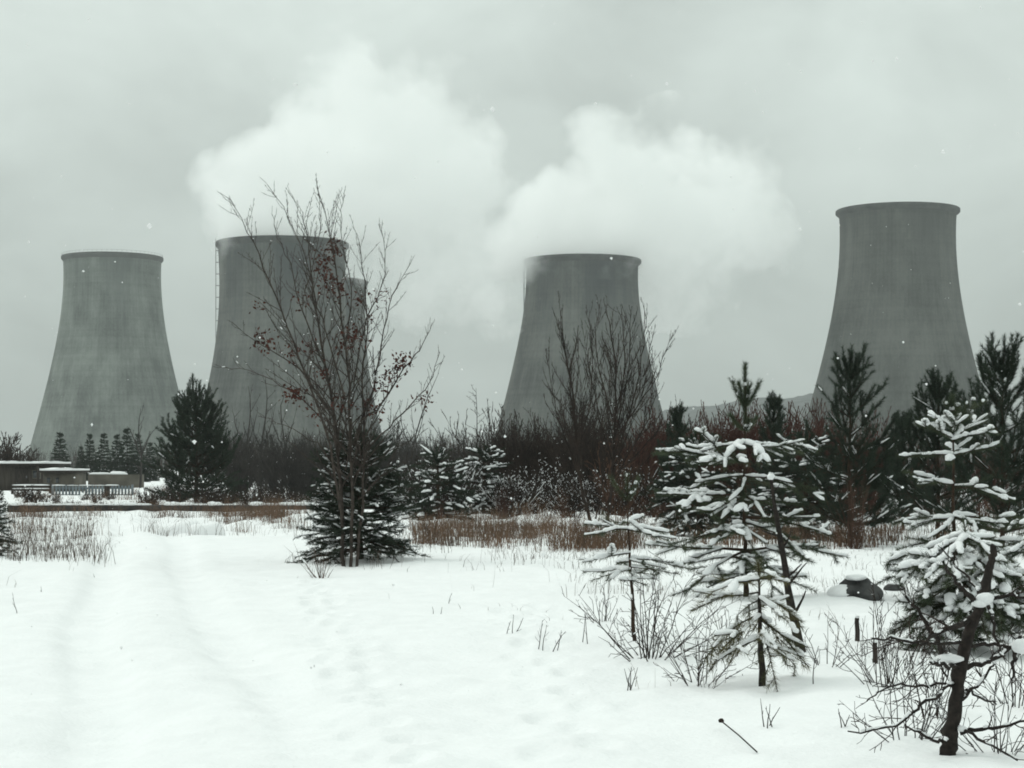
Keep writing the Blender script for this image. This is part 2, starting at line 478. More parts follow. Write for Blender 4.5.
def cooling_tower(px, d, h, zs, rs_px, label, mat, rim_px, ladder=False, rail=False):
    k = d / F
    zf = np.linspace(0, 1, 61)
    co = np.polyfit(np.array(zs), np.array(rs_px) * k, 4)
    rr = np.polyval(co, zf)
    loc = np.array([(px - 512) * k, d, 0.0])
    t = thing('cooling_tower', label, 'cooling tower', loc)
    seg = 128
    a = np.arange(seg) * 2 * math.pi / seg
    top = h - 0.9

    def rev(prof):
        prof = np.asarray(prof)
        n = len(prof)
        V = np.stack([prof[:, None, 0] * np.cos(a), prof[:, None, 0] * np.sin(a), prof[:, None, 1] * np.ones(seg)], -1).reshape(-1, 3)
        i, j = np.meshgrid(np.arange(n - 1), np.arange(seg), indexing='ij')
        i, j = i.ravel(), j.ravel(); j2 = (j + 1) % seg
        return V, np.stack([i * seg + j, i * seg + j2, (i + 1) * seg + j2, (i + 1) * seg + j], 1)
    outer = [(r, z) for r, z in zip(rr, zf * top)]
    inner = [(r - 0.7, z) for r, z in zip(rr[::-1], zf[::-1] * top)]
    obj('shell', [rev(outer + inner)], mat, t, True)
    rt = rr[-1]; Rr = rim_px * k
    rim = [(rt - 0.9, h - 1.6), (rt - 0.9, h), (Rr - 0.35, h), (Rr, h - 0.3), (Rr, h - 1.5), (Rr - 0.3, h - 1.8), (rt + 0.02, h - 2.7)]
    obj('rim', [rev(rim)], M_rim, t, False)
    if rail:
        S = []
        for q in range(64):
            b0, b1 = q * 2 * math.pi / 64, (q + 1) * 2 * math.pi / 64
            p0 = np.array([Rr * .985 * math.cos(b0), Rr * .985 * math.sin(b0), h]); p1 = np.array([Rr * .985 * math.cos(b1), Rr * .985 * math.sin(b1), h])
            up = np.array([0, 0, 1.1])
            S.append([*p0, *(p0 + up), .05, .05]); S.append([*(p0 + up), *(p1 + up), .05, .05])
        obj('railing', [tubes(S, 4)], M['steel'], t)
    if ladder:
        # caged ladder hanging plumb from the rim with ties back to the waist of the shell
        az = R(180 + 8)
        er = np.array([math.cos(az), math.sin(az), 0]); et = np.array([-er[1], er[0], 0])
        S = []
        lad_r = Rr - 0.25
        z_end = h * 0.52
        for s in (-0.55, 0.55):
            S.append([*(er * lad_r + et * s + np.array([0, 0, z_end])), *(er * lad_r + et * s + np.array([0, 0, h + 1.2])), .13, .13])
        for z in np.arange(z_end + 1, h, 1.2):
            S.append([*(er * lad_r - et * .55 + np.array([0, 0, z])), *(er * lad_r + et * .55 + np.array([0, 0, z])), .05, .05])
        for z in np.arange(z_end + 3, h - 2, 4.6):
            rs_ = np.interp(z / top, zf, rr)
            if lad_r - rs_ > 0.3:
                for s in (-0.55, 0.55):
                    S.append([*(er * lad_r + et * s + np.array([0, 0, z])), *(er * (rs_ - .2) + et * s + np.array([0, 0, z])), .11, .11])
        obj('ladder', [tubes(S, 5)], M['steel'], t)
    return t


M_rim = noise_mat('rim_concrete', (0.022, 0.024, 0.024), (0.05, 0.052, 0.05), 0.3, 0.9)
con_a = concrete('concrete_pale', (0.044, 0.053, 0.047), (0.165, 0.185, 0.165), (0.045, 0.054, 0.052), 110, 0.72)
con_b = concrete('concrete_stained', (0.030, 0.033, 0.031), (0.110, 0.115, 0.105), (0.014, 0.019, 0.024), 90, 0.55)
con_d = concrete('concrete_dark', (0.027, 0.030, 0.026), (0.086, 0.090, 0.081), (0.024, 0.026, 0.025), 110, 0.7)

D1, D4, D3, D2, D2B = 985.0, 804.0, 815.0, 753.0, 907.0
cooling_tower(112.5, D1, 110.0, [0, .1, .22, .38, .555, .746, .9, 1.0], [86, 80, 74, 65, 56.7, 50, 48, 48.2],
              'pale grey concrete cooling tower standing alone at the far left without steam', con_a, 50.2, rail=True)
cooling_tower(282.5, D2, 90.0, [0, .13, .26, .37, .6, .78, 0.9, 1.0], [95, 87, 80, 74, 65.2, 62.6, 62.8, 64],
              'wide steaming cooling tower with a ladder, behind the bare red-leaved tree', con_b, 66.5, ladder=True)
cooling_tower(314, D2B, 90.0, [0, .15, .3, .5, .78, 0.9, 1.0], [78, 70, 63, 56, 51.5, 51.4, 52],
              'cooling tower mostly hidden behind a nearer one, only its right edge showing', con_b, 53.5)
cooling_tower(582, D3, 90.0, [0, .21, .46, .7, .85, 1.0], [97, 84, 71, 60.5, 56.6, 56.5],
              'blue-grey stained cooling tower in the middle with a ladder and thick steam above', con_b, 59.2, ladder=True)
cooling_tower(897.5, D4, 110.0, [0, .2, .37, .51, .715, .87, 1.0], [105, 90, 78.7, 69.6, 60, 57.5, 57.8],
              'tall dark cooling tower on the right behind the pines, without steam', con_d, 61.2)


# ------------------------------------------------------------------ steam
def steam(name, label, d0, blobs, dens, seed):
    """blobs: (px, py, r_px, depth offset m, weight).  Hull mesh + procedural density inside it."""
    k = d0 / F
    cs = []
    for (px, py, r, dy, wt) in blobs:
        c = W(px, py, d0); c = c + np.array([c[0] / d0 * dy, dy, 0])
        cs.append((c, r * k, wt))
    parts = [blob(c, r * 1.16, r * 1.16, r * 1.16, 24, 14, 0.05, seed + i) for i, (c, r, wt) in enumerate(cs)]
    me = build_mesh(name, parts)
    o = bpy.data.objects.new(name, me); C.objects.link(o)
    md = o.modifiers.new('Remesh', 'REMESH'); md.mode = 'VOXEL'; md.voxel_size = 3.0
    dg = bpy.context.evaluated_depsgraph_get()
    me2 = bpy.data.meshes.new_from_object(o.evaluated_get(dg))
    o.modifiers.clear(); o.data = me2; me2.name = name
    m = bpy.data.materials.new(name); m.use_nodes = True
    nt = m.node_tree; N, L = nt.nodes, nt.links
    N.remove(N['Principled BSDF'])
    pv = N.new('ShaderNodeVolumePrincipled'); pv.inputs['Color'].default_value = (0.999, 1.0, 0.999, 1); pv.inputs['Anisotropy'].default_value = 0.0
    tc = N.new('ShaderNodeTexCoord')
    nz = N.new('ShaderNodeTexNoise'); nz.inputs['Scale'].default_value = 0.042; nz.inputs['Detail'].default_value = 5; nz.inputs['Roughness'].default_value = 0.58
    L.new(tc.outputs['Object'], nz.inputs['Vector'])
    acc = None
    for c, r, wt in cs:
        vd = N.new('ShaderNodeVectorMath'); vd.operation = 'DISTANCE'; vd.inputs[1].default_value = c
        L.new(tc.outputs['Object'], vd.inputs[0])
        mr = N.new('ShaderNodeMapRange'); mr.interpolation_type = 'LINEAR'
        mr.inputs[1].default_value = 0; mr.inputs[2].default_value = r * 1.15
        mr.inputs[3].default_value = wt; mr.inputs[4].default_value = 0
        L.new(vd.outputs['Value'], mr.inputs[0])
        if acc is None: acc = mr.outputs[0]
        else:
            ad = N.new('ShaderNodeMath'); ad.operation = 'ADD'
            L.new(acc, ad.inputs[0]); L.new(mr.outputs[0], ad.inputs[1]); acc = ad.outputs[0]
    # density = dens * clamp(acc + (noise-.5)*amp - .22)
    a = N.new('ShaderNodeMath'); a.operation = 'MULTIPLY_ADD'; a.inputs[1].default_value = 2.3; a.inputs[2].default_value = -1.30
    L.new(nz.outputs['Fac'], a.inputs[0])
    b = N.new('ShaderNodeMath'); b.operation = 'ADD'
    L.new(a.outputs[0], b.inputs[0]); L.new(acc, b.inputs[1])
    g_ = N.new('ShaderNodeMath'); g_.operation = 'MULTIPLY'; g_.inputs[1].default_value = 1.55; g_.use_clamp = True
    L.new(b.outputs[0], g_.inputs[0])
    c_ = N.new('ShaderNodeMath'); c_.operation = 'MULTIPLY'; c_.inputs[1].default_value = dens
    L.new(g_.outputs[0], c_.inputs[0])
    L.new(c_.outputs[0], pv.inputs['Density'])
    L.new(pv.outputs[0], N['Material Output'].inputs['Volume'])
    o.data.materials.clear(); o.data.materials.append(m)
    tag(o, label, 'steam')
    return o


steam('steam_plume', 'white steam cloud billowing from the wide tower behind the red-leaved tree', D2, [
    (282, 250, 58, 0, 1.5), (308, 228, 46, -4, 1.1), (244, 226, 44, -6, 1.2), (226, 188, 38, -4, 1.0), (268, 178, 50, 4, 1.0), (315, 160, 58, 0, 1.1),
    (330, 210, 60, 8, 1.0), (345, 95, 44, 6, 0.55), (390, 120, 60, 10, 0.7), (395, 185, 66, 10, 1.0), (448, 165, 64, 14, 1.0),
    (474, 205, 48, 14, 0.75), (430, 265, 66, 20, 0.5), (300, 105, 42, 4, .40), (335, 62, 44, 8, .37), (430, 88, 50, 14, .40), (490, 290, 46, 24, .36)], 0.17, 11)
steam('steam_plume', 'white steam cloud rising from the middle tower and drifting right', D3, [
    (582, 262, 54, 0, 1.5), (612, 244, 40, -4, 1.0), (545, 246, 42, -6, 1.2), (500, 248, 30, -6, 0.95), (530, 222, 34, -2, .9), (560, 205, 44, 0, 1.05), (598, 146, 38, 0, 0.9),
    (622, 185, 56, 4, 1.1), (655, 228, 60, 8, 1.0), (705, 215, 58, 12, 0.75), (752, 222, 40, 12, 0.7), (690, 275, 54, 14, 0.45),
    (672, 150, 58, 20, 0.34), (728, 165, 52, 18, .36), (760, 245, 40, 14, .36), (640, 290, 40, 14, .4)], 0.17, 31)

# ------------------------------------------------------------------ haze
hz = bpy.data.materials.new('haze'); hz.use_nodes = True
nt = hz.node_tree; nt.nodes.remove(nt.nodes['Principled BSDF'])
pv = nt.nodes.new('ShaderNodeVolumePrincipled'); pv.inputs['Color'].default_value = (0.93, 0.97, 0.955, 1); pv.inputs['Density'].default_value = 0.00015
nt.links.new(pv.outputs[0], nt.nodes['Material Output'].inputs['Volume'])
tag(obj('haze', [box(-1720, 1720, -70, 2420, -6, 240)], hz), kind='stuff')


# ------------------------------------------------------------------ woody plants
def sub_branches(pts, radii, out, depth, rg, dens, len_k, up=0.35, ang=(28, 55), min_t=0.2, ends=None, wig=0.10, rmin=0.0013):
    """pts (n,3) with radii: spawn child twigs along it; appends tube rows to out"""
    pts = np.asarray(pts, float)
    seglen = np.linalg.norm(np.diff(pts, axis=0), axis=1); cum = np.concatenate([[0], np.cumsum(seglen)])
    Ltot = cum[-1]
    n = max(1, int(Ltot * dens * rg.uniform(.8, 1.2)))
    for q in range(n):
        t = min_t + (1 - min_t) * (q + rg.random()) / n
        s = t * Ltot
        i = min(np.searchsorted(cum, s) - 1, len(seglen) - 1); i = max(i, 0)
        f = (s - cum[i]) / max(seglen[i], 1e-6)
        p = pts[i] * (1 - f) + pts[i + 1] * f
        r = (radii[i] * (1 - f) + radii[i + 1] * f)
        dv = unit(pts[i + 1] - pts[i])
        side = unit(np.cross(dv, rg.normal(size=3)))
        an = R(rg.uniform(*ang))
        d = unit(dv * math.cos(an) + side * math.sin(an) + np.array([0, 0, up * rg.random()]))
        Lc = Ltot * len_k * (1.05 - 0.65 * t) * rg.uniform(.6, 1.25)
        m = 4 if depth > 0 else 3
        cp = [p]; cr = []
        r0 = max(r * 0.55, rmin * 1.35)
        for k in range(m):
            d = unit(d + rg.normal(size=3) * wig + np.array([0, 0, up * 0.22]))
            cp.append(cp[-1] + d * Lc / m)
        cr = np.linspace(r0, max(r0 * 0.3, rmin), m + 1)
        for k in range(m):
            out.append([*cp[k], *cp[k + 1], cr[k], cr[k + 1]])
        if ends is not None: ends.append((cp[-1], cp[-2]))
        if depth > 0:
            sub_branches(cp, cr, out, depth - 1, rg, dens * 1.5, len_k, up, ang, 0.15, ends, wig, rmin)


def smooth_poly(P, n=10):
    P = np.asarray(P, float)
    t = np.linspace(0, len(P) - 1, n); i = np.clip(t.astype(int), 0, len(P) - 2); f = (t - i)[:, None]
    Pm = np.concatenate([[2 * P[0] - P[1]], P, [2 * P[-1] - P[-2]]])
    a, b, c, d = Pm[i], Pm[i + 1], Pm[i + 2], Pm[i + 3]
    return 0.5 * (2 * b + (c - a) * f + (2 * a - 5 * b + 4 * c - d) * f ** 2 + (3 * b - a - 3 * c + d) * f ** 3)


def leaves_mesh(centers, size, rg):
    n = len(centers)
    c = np.asarray(centers).reshape(-1, 3)
    a = unit(rg.normal(size=(n, 3))); b = unit(np.cross(a, rg.normal(size=(n, 3)))); k = np.cross(a, b)
    s = size * rg.uniform(.6, 1.3, n)[:, None]
    V = np.stack([c - a * s, c + b * s * .55 + k * s * .2, c + a * s, c - b * s * .55 + k * s * .2], 1).reshape(-1, 3)
    return V, np.arange(4 * n).reshape(-1, 4)


def stem_snow(S, rg, keep, r_k=1.3, min_r=0.004, max_slope=0.8):
    S = np.asarray(S, float).reshape(-1, 8)
    D = unit(S[:, 3:6] - S[:, :3])
    ok = (np.abs(D[:, 2]) < max_slope) & (rg.random(len(S)) < keep)
    S = S[ok]
    return np.stack([S[:, :3], S[:, 3:6]], 1), np.maximum(S[:, 6] * r_k, min_r)


# --- pines -----------------------------------------------------------------
def pine_branch(p, az, el, Lb, droop, node, rg, wood, shoots, r0, fan=42, lat_k=0.62, min_t=0.25, level=0):
    n = max(2, int(round(Lb / node)))
    pts = [np.array(p, float)]
    d_el = el; a = az
    for i in range(n):
        t = (i + 1) / n
        e = d_el - droop * t
        a += rg.normal() * 0.15; d_el += rg.normal() * 0.09
        dv = np.array([math.cos(a) * math.cos(e), math.sin(a) * math.cos(e), math.sin(e)])
        q = pts[-1] + dv * (Lb / n)
        r_a, r_b = r0 * (1 - 0.8 * i / n), r0 * (1 - 0.8 * (i + 1) / n)
        wood.append([*pts[-1], *q, max(r_a, .003), max(r_b, .0022)])
        if t > min_t or level > 0: shoots.append((pts[-1].copy(), q.copy()))
        pts.append(q)
        if i < n - 1 or True:
            rem = Lb * (1 - t)
            for s in (-1, 1):
                if rg.random() < 0.22: continue
                ll = (rem * lat_k + node * 0.75) * rg.uniform(.7, 1.15)
                if level >= 1: ll *= 0.7
                if t < min_t * 0.8: continue
                aa = a + s * R(fan + rg.normal() * 13); ee = e + rg.normal() * 0.2 + 0.06
                if ll > node * 1.5 and level < 1:
                    pine_branch(q, aa, ee, ll, droop * 0.7, node, rg, wood, shoots, max(r_b * .7, .003), fan, lat_k, 0.0, level + 1)
                else:
                    ll = min(ll, node * 1.4)
                    dv2 = np.array([math.cos(aa) * math.cos(ee), math.sin(aa) * math.cos(ee), math.sin(ee)])
                    wood.append([*q, *(q + dv2 * ll), .003, .002]); shoots.append((q.copy(), q + dv2 * ll))


def make_pine(name, label, base, H, whorls, rg, leader=None, node=0.24, needle=(260, 0.055, 0.0028), snow=(0.045, 0.85), mats=('bark_orange', 'needle', 'snow_cap'),
              lean=(0, 0), trunk_r=0.035, extra=None, group=None, rz=0.0, leader_bare=0.0, lat_k=.62, snow_steep=0.62, cat='pine tree', n_ang=(25, 60), hpx=None):
    if hpx:                                   # size from its height in the photograph
        q_ = hpx * base[1] / F / H
        H *= q_; leader_bare *= q_; trunk_r *= q_; node *= q_ ** .5
        whorls = [(z * q_, n, l * q_, e, dr, a) for z, n, l, e, dr, a in whorls]
        leader = [(z * q_, n, l * q_, e) for z, n, l, e in leader] if leader else None
    """whorls: (z, n, length, elev deg, droop deg, az0 or None)"""
    t = thing(name, label, cat, base, rz, group)
    lean = np.array([lean[0], lean[1], 0.0])
    at = lambda z: np.array([0, 0, z]) + lean * z
    zz = np.linspace(-0.15, H, 12)
    tp = np.array([at(z) for z in zz]) + rg.normal(size=(12, 3)) * np.array([.006, .006, 0]) * (H / 2)
    tr = trunk_r * (1 - 0.88 * np.clip(zz / H, 0, 1))
    wood, shoots = [], []
    for (z, n, Lb, el, dr, az0) in whorls:
        a0 = rg.random() * 6.28 if az0 is None else R(az0)
        for q in range(n):
            a = a0 + q * 2 * math.pi / n + rg.normal() * 0.16
            pine_branch(at(z + rg.normal() * .02), a, R(el + rg.normal() * 6), Lb * rg.uniform(.68, 1.16), R(dr), node, rg, wood, shoots, max(.006, .018 * Lb), lat_k=lat_k)
    if leader:
        for (z, n, Lb, el) in leader:
            a0 = rg.random() * 6.28
            for q in range(n):
                a = a0 + q * 2 * math.pi / n + rg.normal() * 0.2; e = R(el + rg.normal() * 5)
                dv = np.array([math.cos(a) * math.cos(e), math.sin(a) * math.cos(e), math.sin(e)])
                p = at(z); l = Lb * rg.uniform(.75, 1.15)
                mid = p + dv * l * .5; end = mid + unit(dv + np.array([0, 0, .35])) * l * .5
                wood.append([*p, *mid, .006, .005]); wood.append([*mid, *end, .005, .003]); shoots += [(p, mid), (mid, end)] * 3
    zb = np.linspace(max(H * .45, H - 1.1), H, 6)
    for q in range(5):
        if zb[q] >= leader_bare: shoots += [(at(zb[q]), at(zb[q + 1]))] * (3 if leader_bare else 1)
    if extra: extra(wood, shoots, at)
    S = np.array(shoots)
    obj('trunk', poly_tube(tp, np.maximum(tr, .004), 8, rough=.05) + [tubes(wood, 4)], M[mats[0]], t)
    obj('foliage', [needles(S, needle[0], needle[1], needle[2], n_ang)], M[mats[1]], t)
    if snow[1] > 0:
        S = np.unique(np.round(S.reshape(-1, 6), 5), axis=0).reshape(-1, 2, 3)
        Dz = unit(S[:, 1] - S[:, 0])[:, 2]
        flat = S[np.abs(Dz) < snow_steep]
        steep = S[Dz >= snow_steep]
        caps = []
        if len(flat): flat = flat[rg.random(len(flat)) < (.5 + .5 * np.clip(flat[:, 0, 2] / (H * .75), 0, 1))]; caps.append(snow_caps(flat, snow[0], 0.5, .42, snow[1]))
        if len(steep) and snow[1] > .3:
            e = steep[:, 1]; dd = unit(steep[:, 1] - steep[:, 0])
            caps.append(snow_caps(np.stack([e - dd * snow[0] * .7, e + dd * snow[0] * .5], 1), snow[0] * .75, 0.2, .2, snow[1] * .6))
        if caps: obj('snow', caps, M[mats[2]], t, True)
    return t


rgp = np.random.default_rng(21)
# tall snow-laden pine in the middle of the right half
NB = (620, .068, .0046)
b = G(745, 597)
arm = lambda z, *L_: [(z, 1, l, e, dr, a) for (a, l, e, dr) in L_]
make_pine('pine_tree', 'young pine loaded with snow, with a tall bare leader, right of centre', b, 2.98,
          arm(1.96, (0, .92, 8, 24), (42, .7, 8, 20), (178, .78, 8, 16), (135, .55, 8, 20), (245, .62, 4, 34), (300, .66, 4, 36))
          + arm(1.72, (192, 1.08, 4, 8), (222, .9, 2, 20)) + arm(1.54, (335, .82, 6, 30), (20, .72, 4, 24), (262, .7, 2, 30), (120, .7, 4, 20))
          + arm(1.28, (176, .95, 2, 16), (232, .85, 0, 34), (80, .8, 0, 20), (305, .85, 0, 36), (0, .7, 4, 20))
          + arm(.95, (6, 1.25, 2, 6), (338, .9, 0, 24), (202, 1.0, 0, 18), (252, .85, -4, 34), (120, .8, 0, 16))
          + arm(.6, (180, 1.15, 0, 10), (208, 1.1, -2, 16), (300, .95, -4, 26), (350, 1.0, 0, 12), (60, .8, 0, 12), (262, .8, -4, 26))
          + arm(.33, (190, .9, 0, 12), (262, .8, -2, 16), (318, .85, 0, 14), (20, .85, 0, 12), (100, .8, 0, 10)),
          rgp, leader=[(2.42, 5, 0.36, 58), (2.12, 3, 0.26, 40)], snow=(0.032, .86), leader_bare=2.0, needle=NB, node=.25, lat_k=.46, hpx=233)
# small pine with a few flat arms, left of it
b = G(634, 641)
make_pine('pine_tree', 'slender little pine with flat snowy arms above a bare twig bush', b, 1.52, [
    (1.04, 5, 0.42, 4, 12, 5), (0.76, 4, 0.40, 6, 20, 20), (0.64, 5, 0.30, -5, 10, 50)],
    rgp, leader=[(1.28, 3, 0.26, 48)], node=.2, snow=(0.024, .8), lean=(-.045, 0), trunk_r=.02, leader_bare=1.2, lat_k=.3, needle=(480, .05, .0034), hpx=166)
# low yellowish pine in front
b = G(762, 686)
make_pine('pine_tree', 'low ragged pine with yellowish needles and a bare lower trunk in front', b, 0.98, [
    (0.88, 4, 0.34, 8, 26, 30), (0.7, 5, 0.42, -4, 30, 10), (0.52, 4, 0.46, -8, 34, 150), (0.40, 3, 0.44, -12, 24, 160)],
    rgp, node=.17, needle=(420, .06, .003), snow=(0.024, .6), mats=('bark', 'needle_yellow', 'snow_cap'), trunk_r=.03, lean=(-.03, 0), leader_bare=.7, hpx=124)
# right: snowy pine with spread arms
b = G(953, 600)
make_pine('pine_tree', 'snowy pine with long white arms spread wide, in front of the right tower', b, 2.55,
          arm(2.15, (10, .34, 40, 10), (95, .34, 40, 10), (170, .34, 38, 10), (260, .34, 36, 20)) + arm(2.0, (40, .42, 34, 10), (140, .42, 32, 10), (215, .42, 30, 16), (320, .42, 30, 16))
          + arm(1.80, (176, .66, 6, 8), (8, .52, 16, 4), (265, .4, 0, 30), (70, .4, 10, 10)) + arm(1.45, (160, .62, 26, 10), (215, .5, 10, 20), (320, .55, 8, 20), (20, .5, 12, 10))
          + arm(1.05, (184, .86, 4, 8), (356, .98, 2, 10), (232, .6, 0, 30), (300, .6, 0, 30), (100, .6, 0, 10), (200, .8, 4, 10)) + arm(.75, (170, .8, 0, 12), (10, .9, 0, 12), (250, .7, -4, 26), (320, .8, 0, 20), (60, .6, 0, 10))
          + arm(.42, (190, .85, 0, 12), (345, .9, 0, 12), (270, .7, -4, 20), (30, .8, 0, 12), (130, .6, 0, 12)),
    rgp, leader=[(2.28, 4, 0.24, 55)], snow=(0.030, .85), leader_bare=1.9, needle=NB, node=.24, lat_k=.42, hpx=204)
# right: lower heap of snowy branches in front of it
b = G(965, 650)
make_pine('pine_tree', 'low bushy pine buried under snow behind the dead broken tree', b, 1.15, [
    (1.02, 6, 0.42, 4, 40, 10), (0.84, 7, 0.6, 2, 40, 40), (0.64, 7, 0.66, -4, 34, 0), (0.42, 7, 0.68, -4, 24, 30), (.2, 6, .6, 0, 16, 0)],
    rgp, node=.17, snow=(0.031, .9), trunk_r=.025, needle=NB, hpx=128)
b = G(1052, 640)
make_pine('pine_tree', 'snow-covered pine cut off by the right edge, beside the buried bushy one', b, 1.5, [
    (1.25, 5, 0.42, 6, 32, 10), (1.0, 5, 0.6, 0, 28, 40), (0.72, 5, 0.66, 0, 24, 0), (0.45, 5, 0.7, -3, 18, 30)],
    rgp, node=.18, snow=(0.030, .9), trunk_r=.03, needle=NB, hpx=150)


# dark, bushier pines of the middle distance
def dark_pine(name, label, base, H, width, rg, step=0.34, nb=7, el=(42, -4), needle=(430, .09, .0075), snow=(.03, .12), mats=('bark_orange', 'needle_dark', 'snow_cap'),
              node=.3, group=None, z0=.35, power=.8, droop=-38, leader=True, trunk_r=.07, cat='pine tree', hpx=None):
    wh = []
    z = z0
    while z < H - .25:
        f = z / H
        Lb = width * (1 - f) ** power + .12
        wh.append((z, nb if f < .8 else 5, Lb, el[1] + (el[0] - el[1]) * f ** 1.3, droop, None))
        z += step * (1.1 - .4 * f)
    return make_pine(name, label, base, H, wh, rg, leader=[(H - .45, 5, .42, 60)] if leader else None, node=node, needle=needle, snow=snow, mats=mats, trunk_r=trunk_r, group=group, cat=cat, snow_steep=.75, hpx=hpx)


rgd = np.random.default_rng(5)
dark_pine('pine_tree', 'dark green pine with upswept tips in front of the left flank of the right tower', G(850, 546), 3.45, 1.2, rgd, hpx=194, power=.7, nb=6, step=.40, trunk_r=.045, el=(40, 2), snow=(.022, .20))
dark_pine('pine_tree', 'tall dark pine cut off by the right edge of the picture', G(1003, 552), 3.25, 1.45, rgd, hpx=203, power=.65, nb=6, step=.40, trunk_r=.045, el=(40, 2), snow=(.022, .18))
dark_pine('pine_tree', 'dark pine standing behind the snowy long-armed pine on the right', G(938, 540), 2.95, 1.6, rgd, hpx=160, nb=6, step=.40, trunk_r=.045, el=(40, 2), snow=(.022, .18))
dark_pine('pine_tree', 'small narrow pine tip between the dark pine and the snowy one before the right tower', G(903, 530), 2.75, .8, rgd, hpx=118, trunk_r=.04, el=(44, 6), snow=(.026, .1), nb=6)
dark_pine('pine_tree', 'slim dark pine rising out of the red thicket left of the right tower', G(774, 523), 3.35, .75, rgd, hpx=130, trunk_r=.04, el=(44, 6), snow=(.026, .08), nb=6)
dark_pine('pine_tree', 'little dark pine top in the red thicket right of the bare twin-stemmed tree', G(677, 520), 2.95, .7, rgd, hpx=114, trunk_r=.04, el=(44, 6), snow=(.026, .08), nb=6)
dark_pine('pine_tree', 'big black cone-shaped pine between the two left towers behind the pipe', on_ground(196, 82), 4.75, 2.35, rgd, step=.4, nb=8, el=(44, -8), needle=(220, .12, .014), snow=(.035, .02), node=.40, power=.55, trunk_r=.1)
dark_pine('spruce_tree', 'squat dark spruce at the foot of the bare red-leaved tree', G(360, 563), 2.45, 1.18, rgd, hpx=130, step=.15, nb=7, el=(34, -4), needle=(230, .065, .008), snow=(.018, .2), node=.22, z0=.2, power=.5, droop=6, cat='spruce tree')
dark_pine('spruce_tree', 'dark spruce cut off by the left edge of the picture', G(-10, 556), 2.1, .66, rgd, hpx=66, step=.22, nb=8, el=(38, -10), needle=(260, .06, .009), snow=(.026, .18), node=.22, z0=.2, power=.6, droop=14, cat='spruce tree')
dark_pine('spruce_tree', 'low snow-flecked spruce bush in the thicket left of the middle tower', G(484, 517), 2.1, 1.1, rgd, step=.25, nb=8, el=(34, -8), needle=(220, .075, .011), snow=(.042, .34), node=.26, z0=.2, power=.6, droop=16, cat='spruce tree')
dark_pine('spruce_tree', 'low dark spruce half hidden behind the bare red-leaved tree, right side', G(438, 518), 1.9, 1.0, rgd, step=.25, nb=8, el=(34, -8), needle=(220, .075, .011), snow=(.04, .2), node=.26, z0=.2, power=.6, droop=16, cat='spruce tree')
dark_pine('spruce_tree', 'snow-flecked dark spruce behind the snow-laden pine with the tall leader', G(700, 535), 2.1, 1.2, rgd, step=.25, nb=8, el=(34, -8), needle=(220, .075, .011), snow=(.034, .25), node=.26, z0=.2, power=.6, droop=16, cat='spruce tree')
dark_pine('spruce_tree', 'snow-flecked dark spruce to the right of the snow-laden pine, under the dark tall pine', G(806, 538), 2.2, 1.2, rgd, step=.25, nb=8, el=(34, -8), needle=(220, .075, .011), snow=(.034, .22), node=.26, z0=.2, power=.6, droop=16, cat='spruce tree')

# row of small far spruces before the left tower
far_mats = ('bark', 'needle_dark', 'snow_cap')
sp0 = dark_pine('spruce_tree', 'leftmost small blue-green spruce of the row before the left tower', on_ground(60, 190), 4.9, 1.45, rgd, step=.34, nb=8, el=(30, -14), needle=(130, .11, .04), snow=(.05, .02), node=.3, power=1.15, droop=10, mats=far_mats, cat='spruce tree', group='spruces before the left tower')
row = [(90, 4.7, 'slim pointed spruce second in the row before the left tower'), (81, 3.6, 'short spruce filling the gap between the two pointed ones of the row'),
       (104, 4.9, 'third pointed spruce in the row before the left tower'), (117, 4.5, 'spruce at the left of the dense clump in the row'),
       (127, 5.1, 'tallest spruce of the dense clump before the left tower'), (138, 4.6, 'spruce at the right of the dense clump, beside the big black pine'),
       (150, 3.9, 'spruce of the row half hidden by the big black pine')]
for px, h, lab in row:
    d = 190 + random.uniform(-12, 18)
    dup(sp0, on_ground(px, d), random.uniform(0, 6), (h / 4.9 * .92, h / 4.9 * .92, h / 4.9), lab)


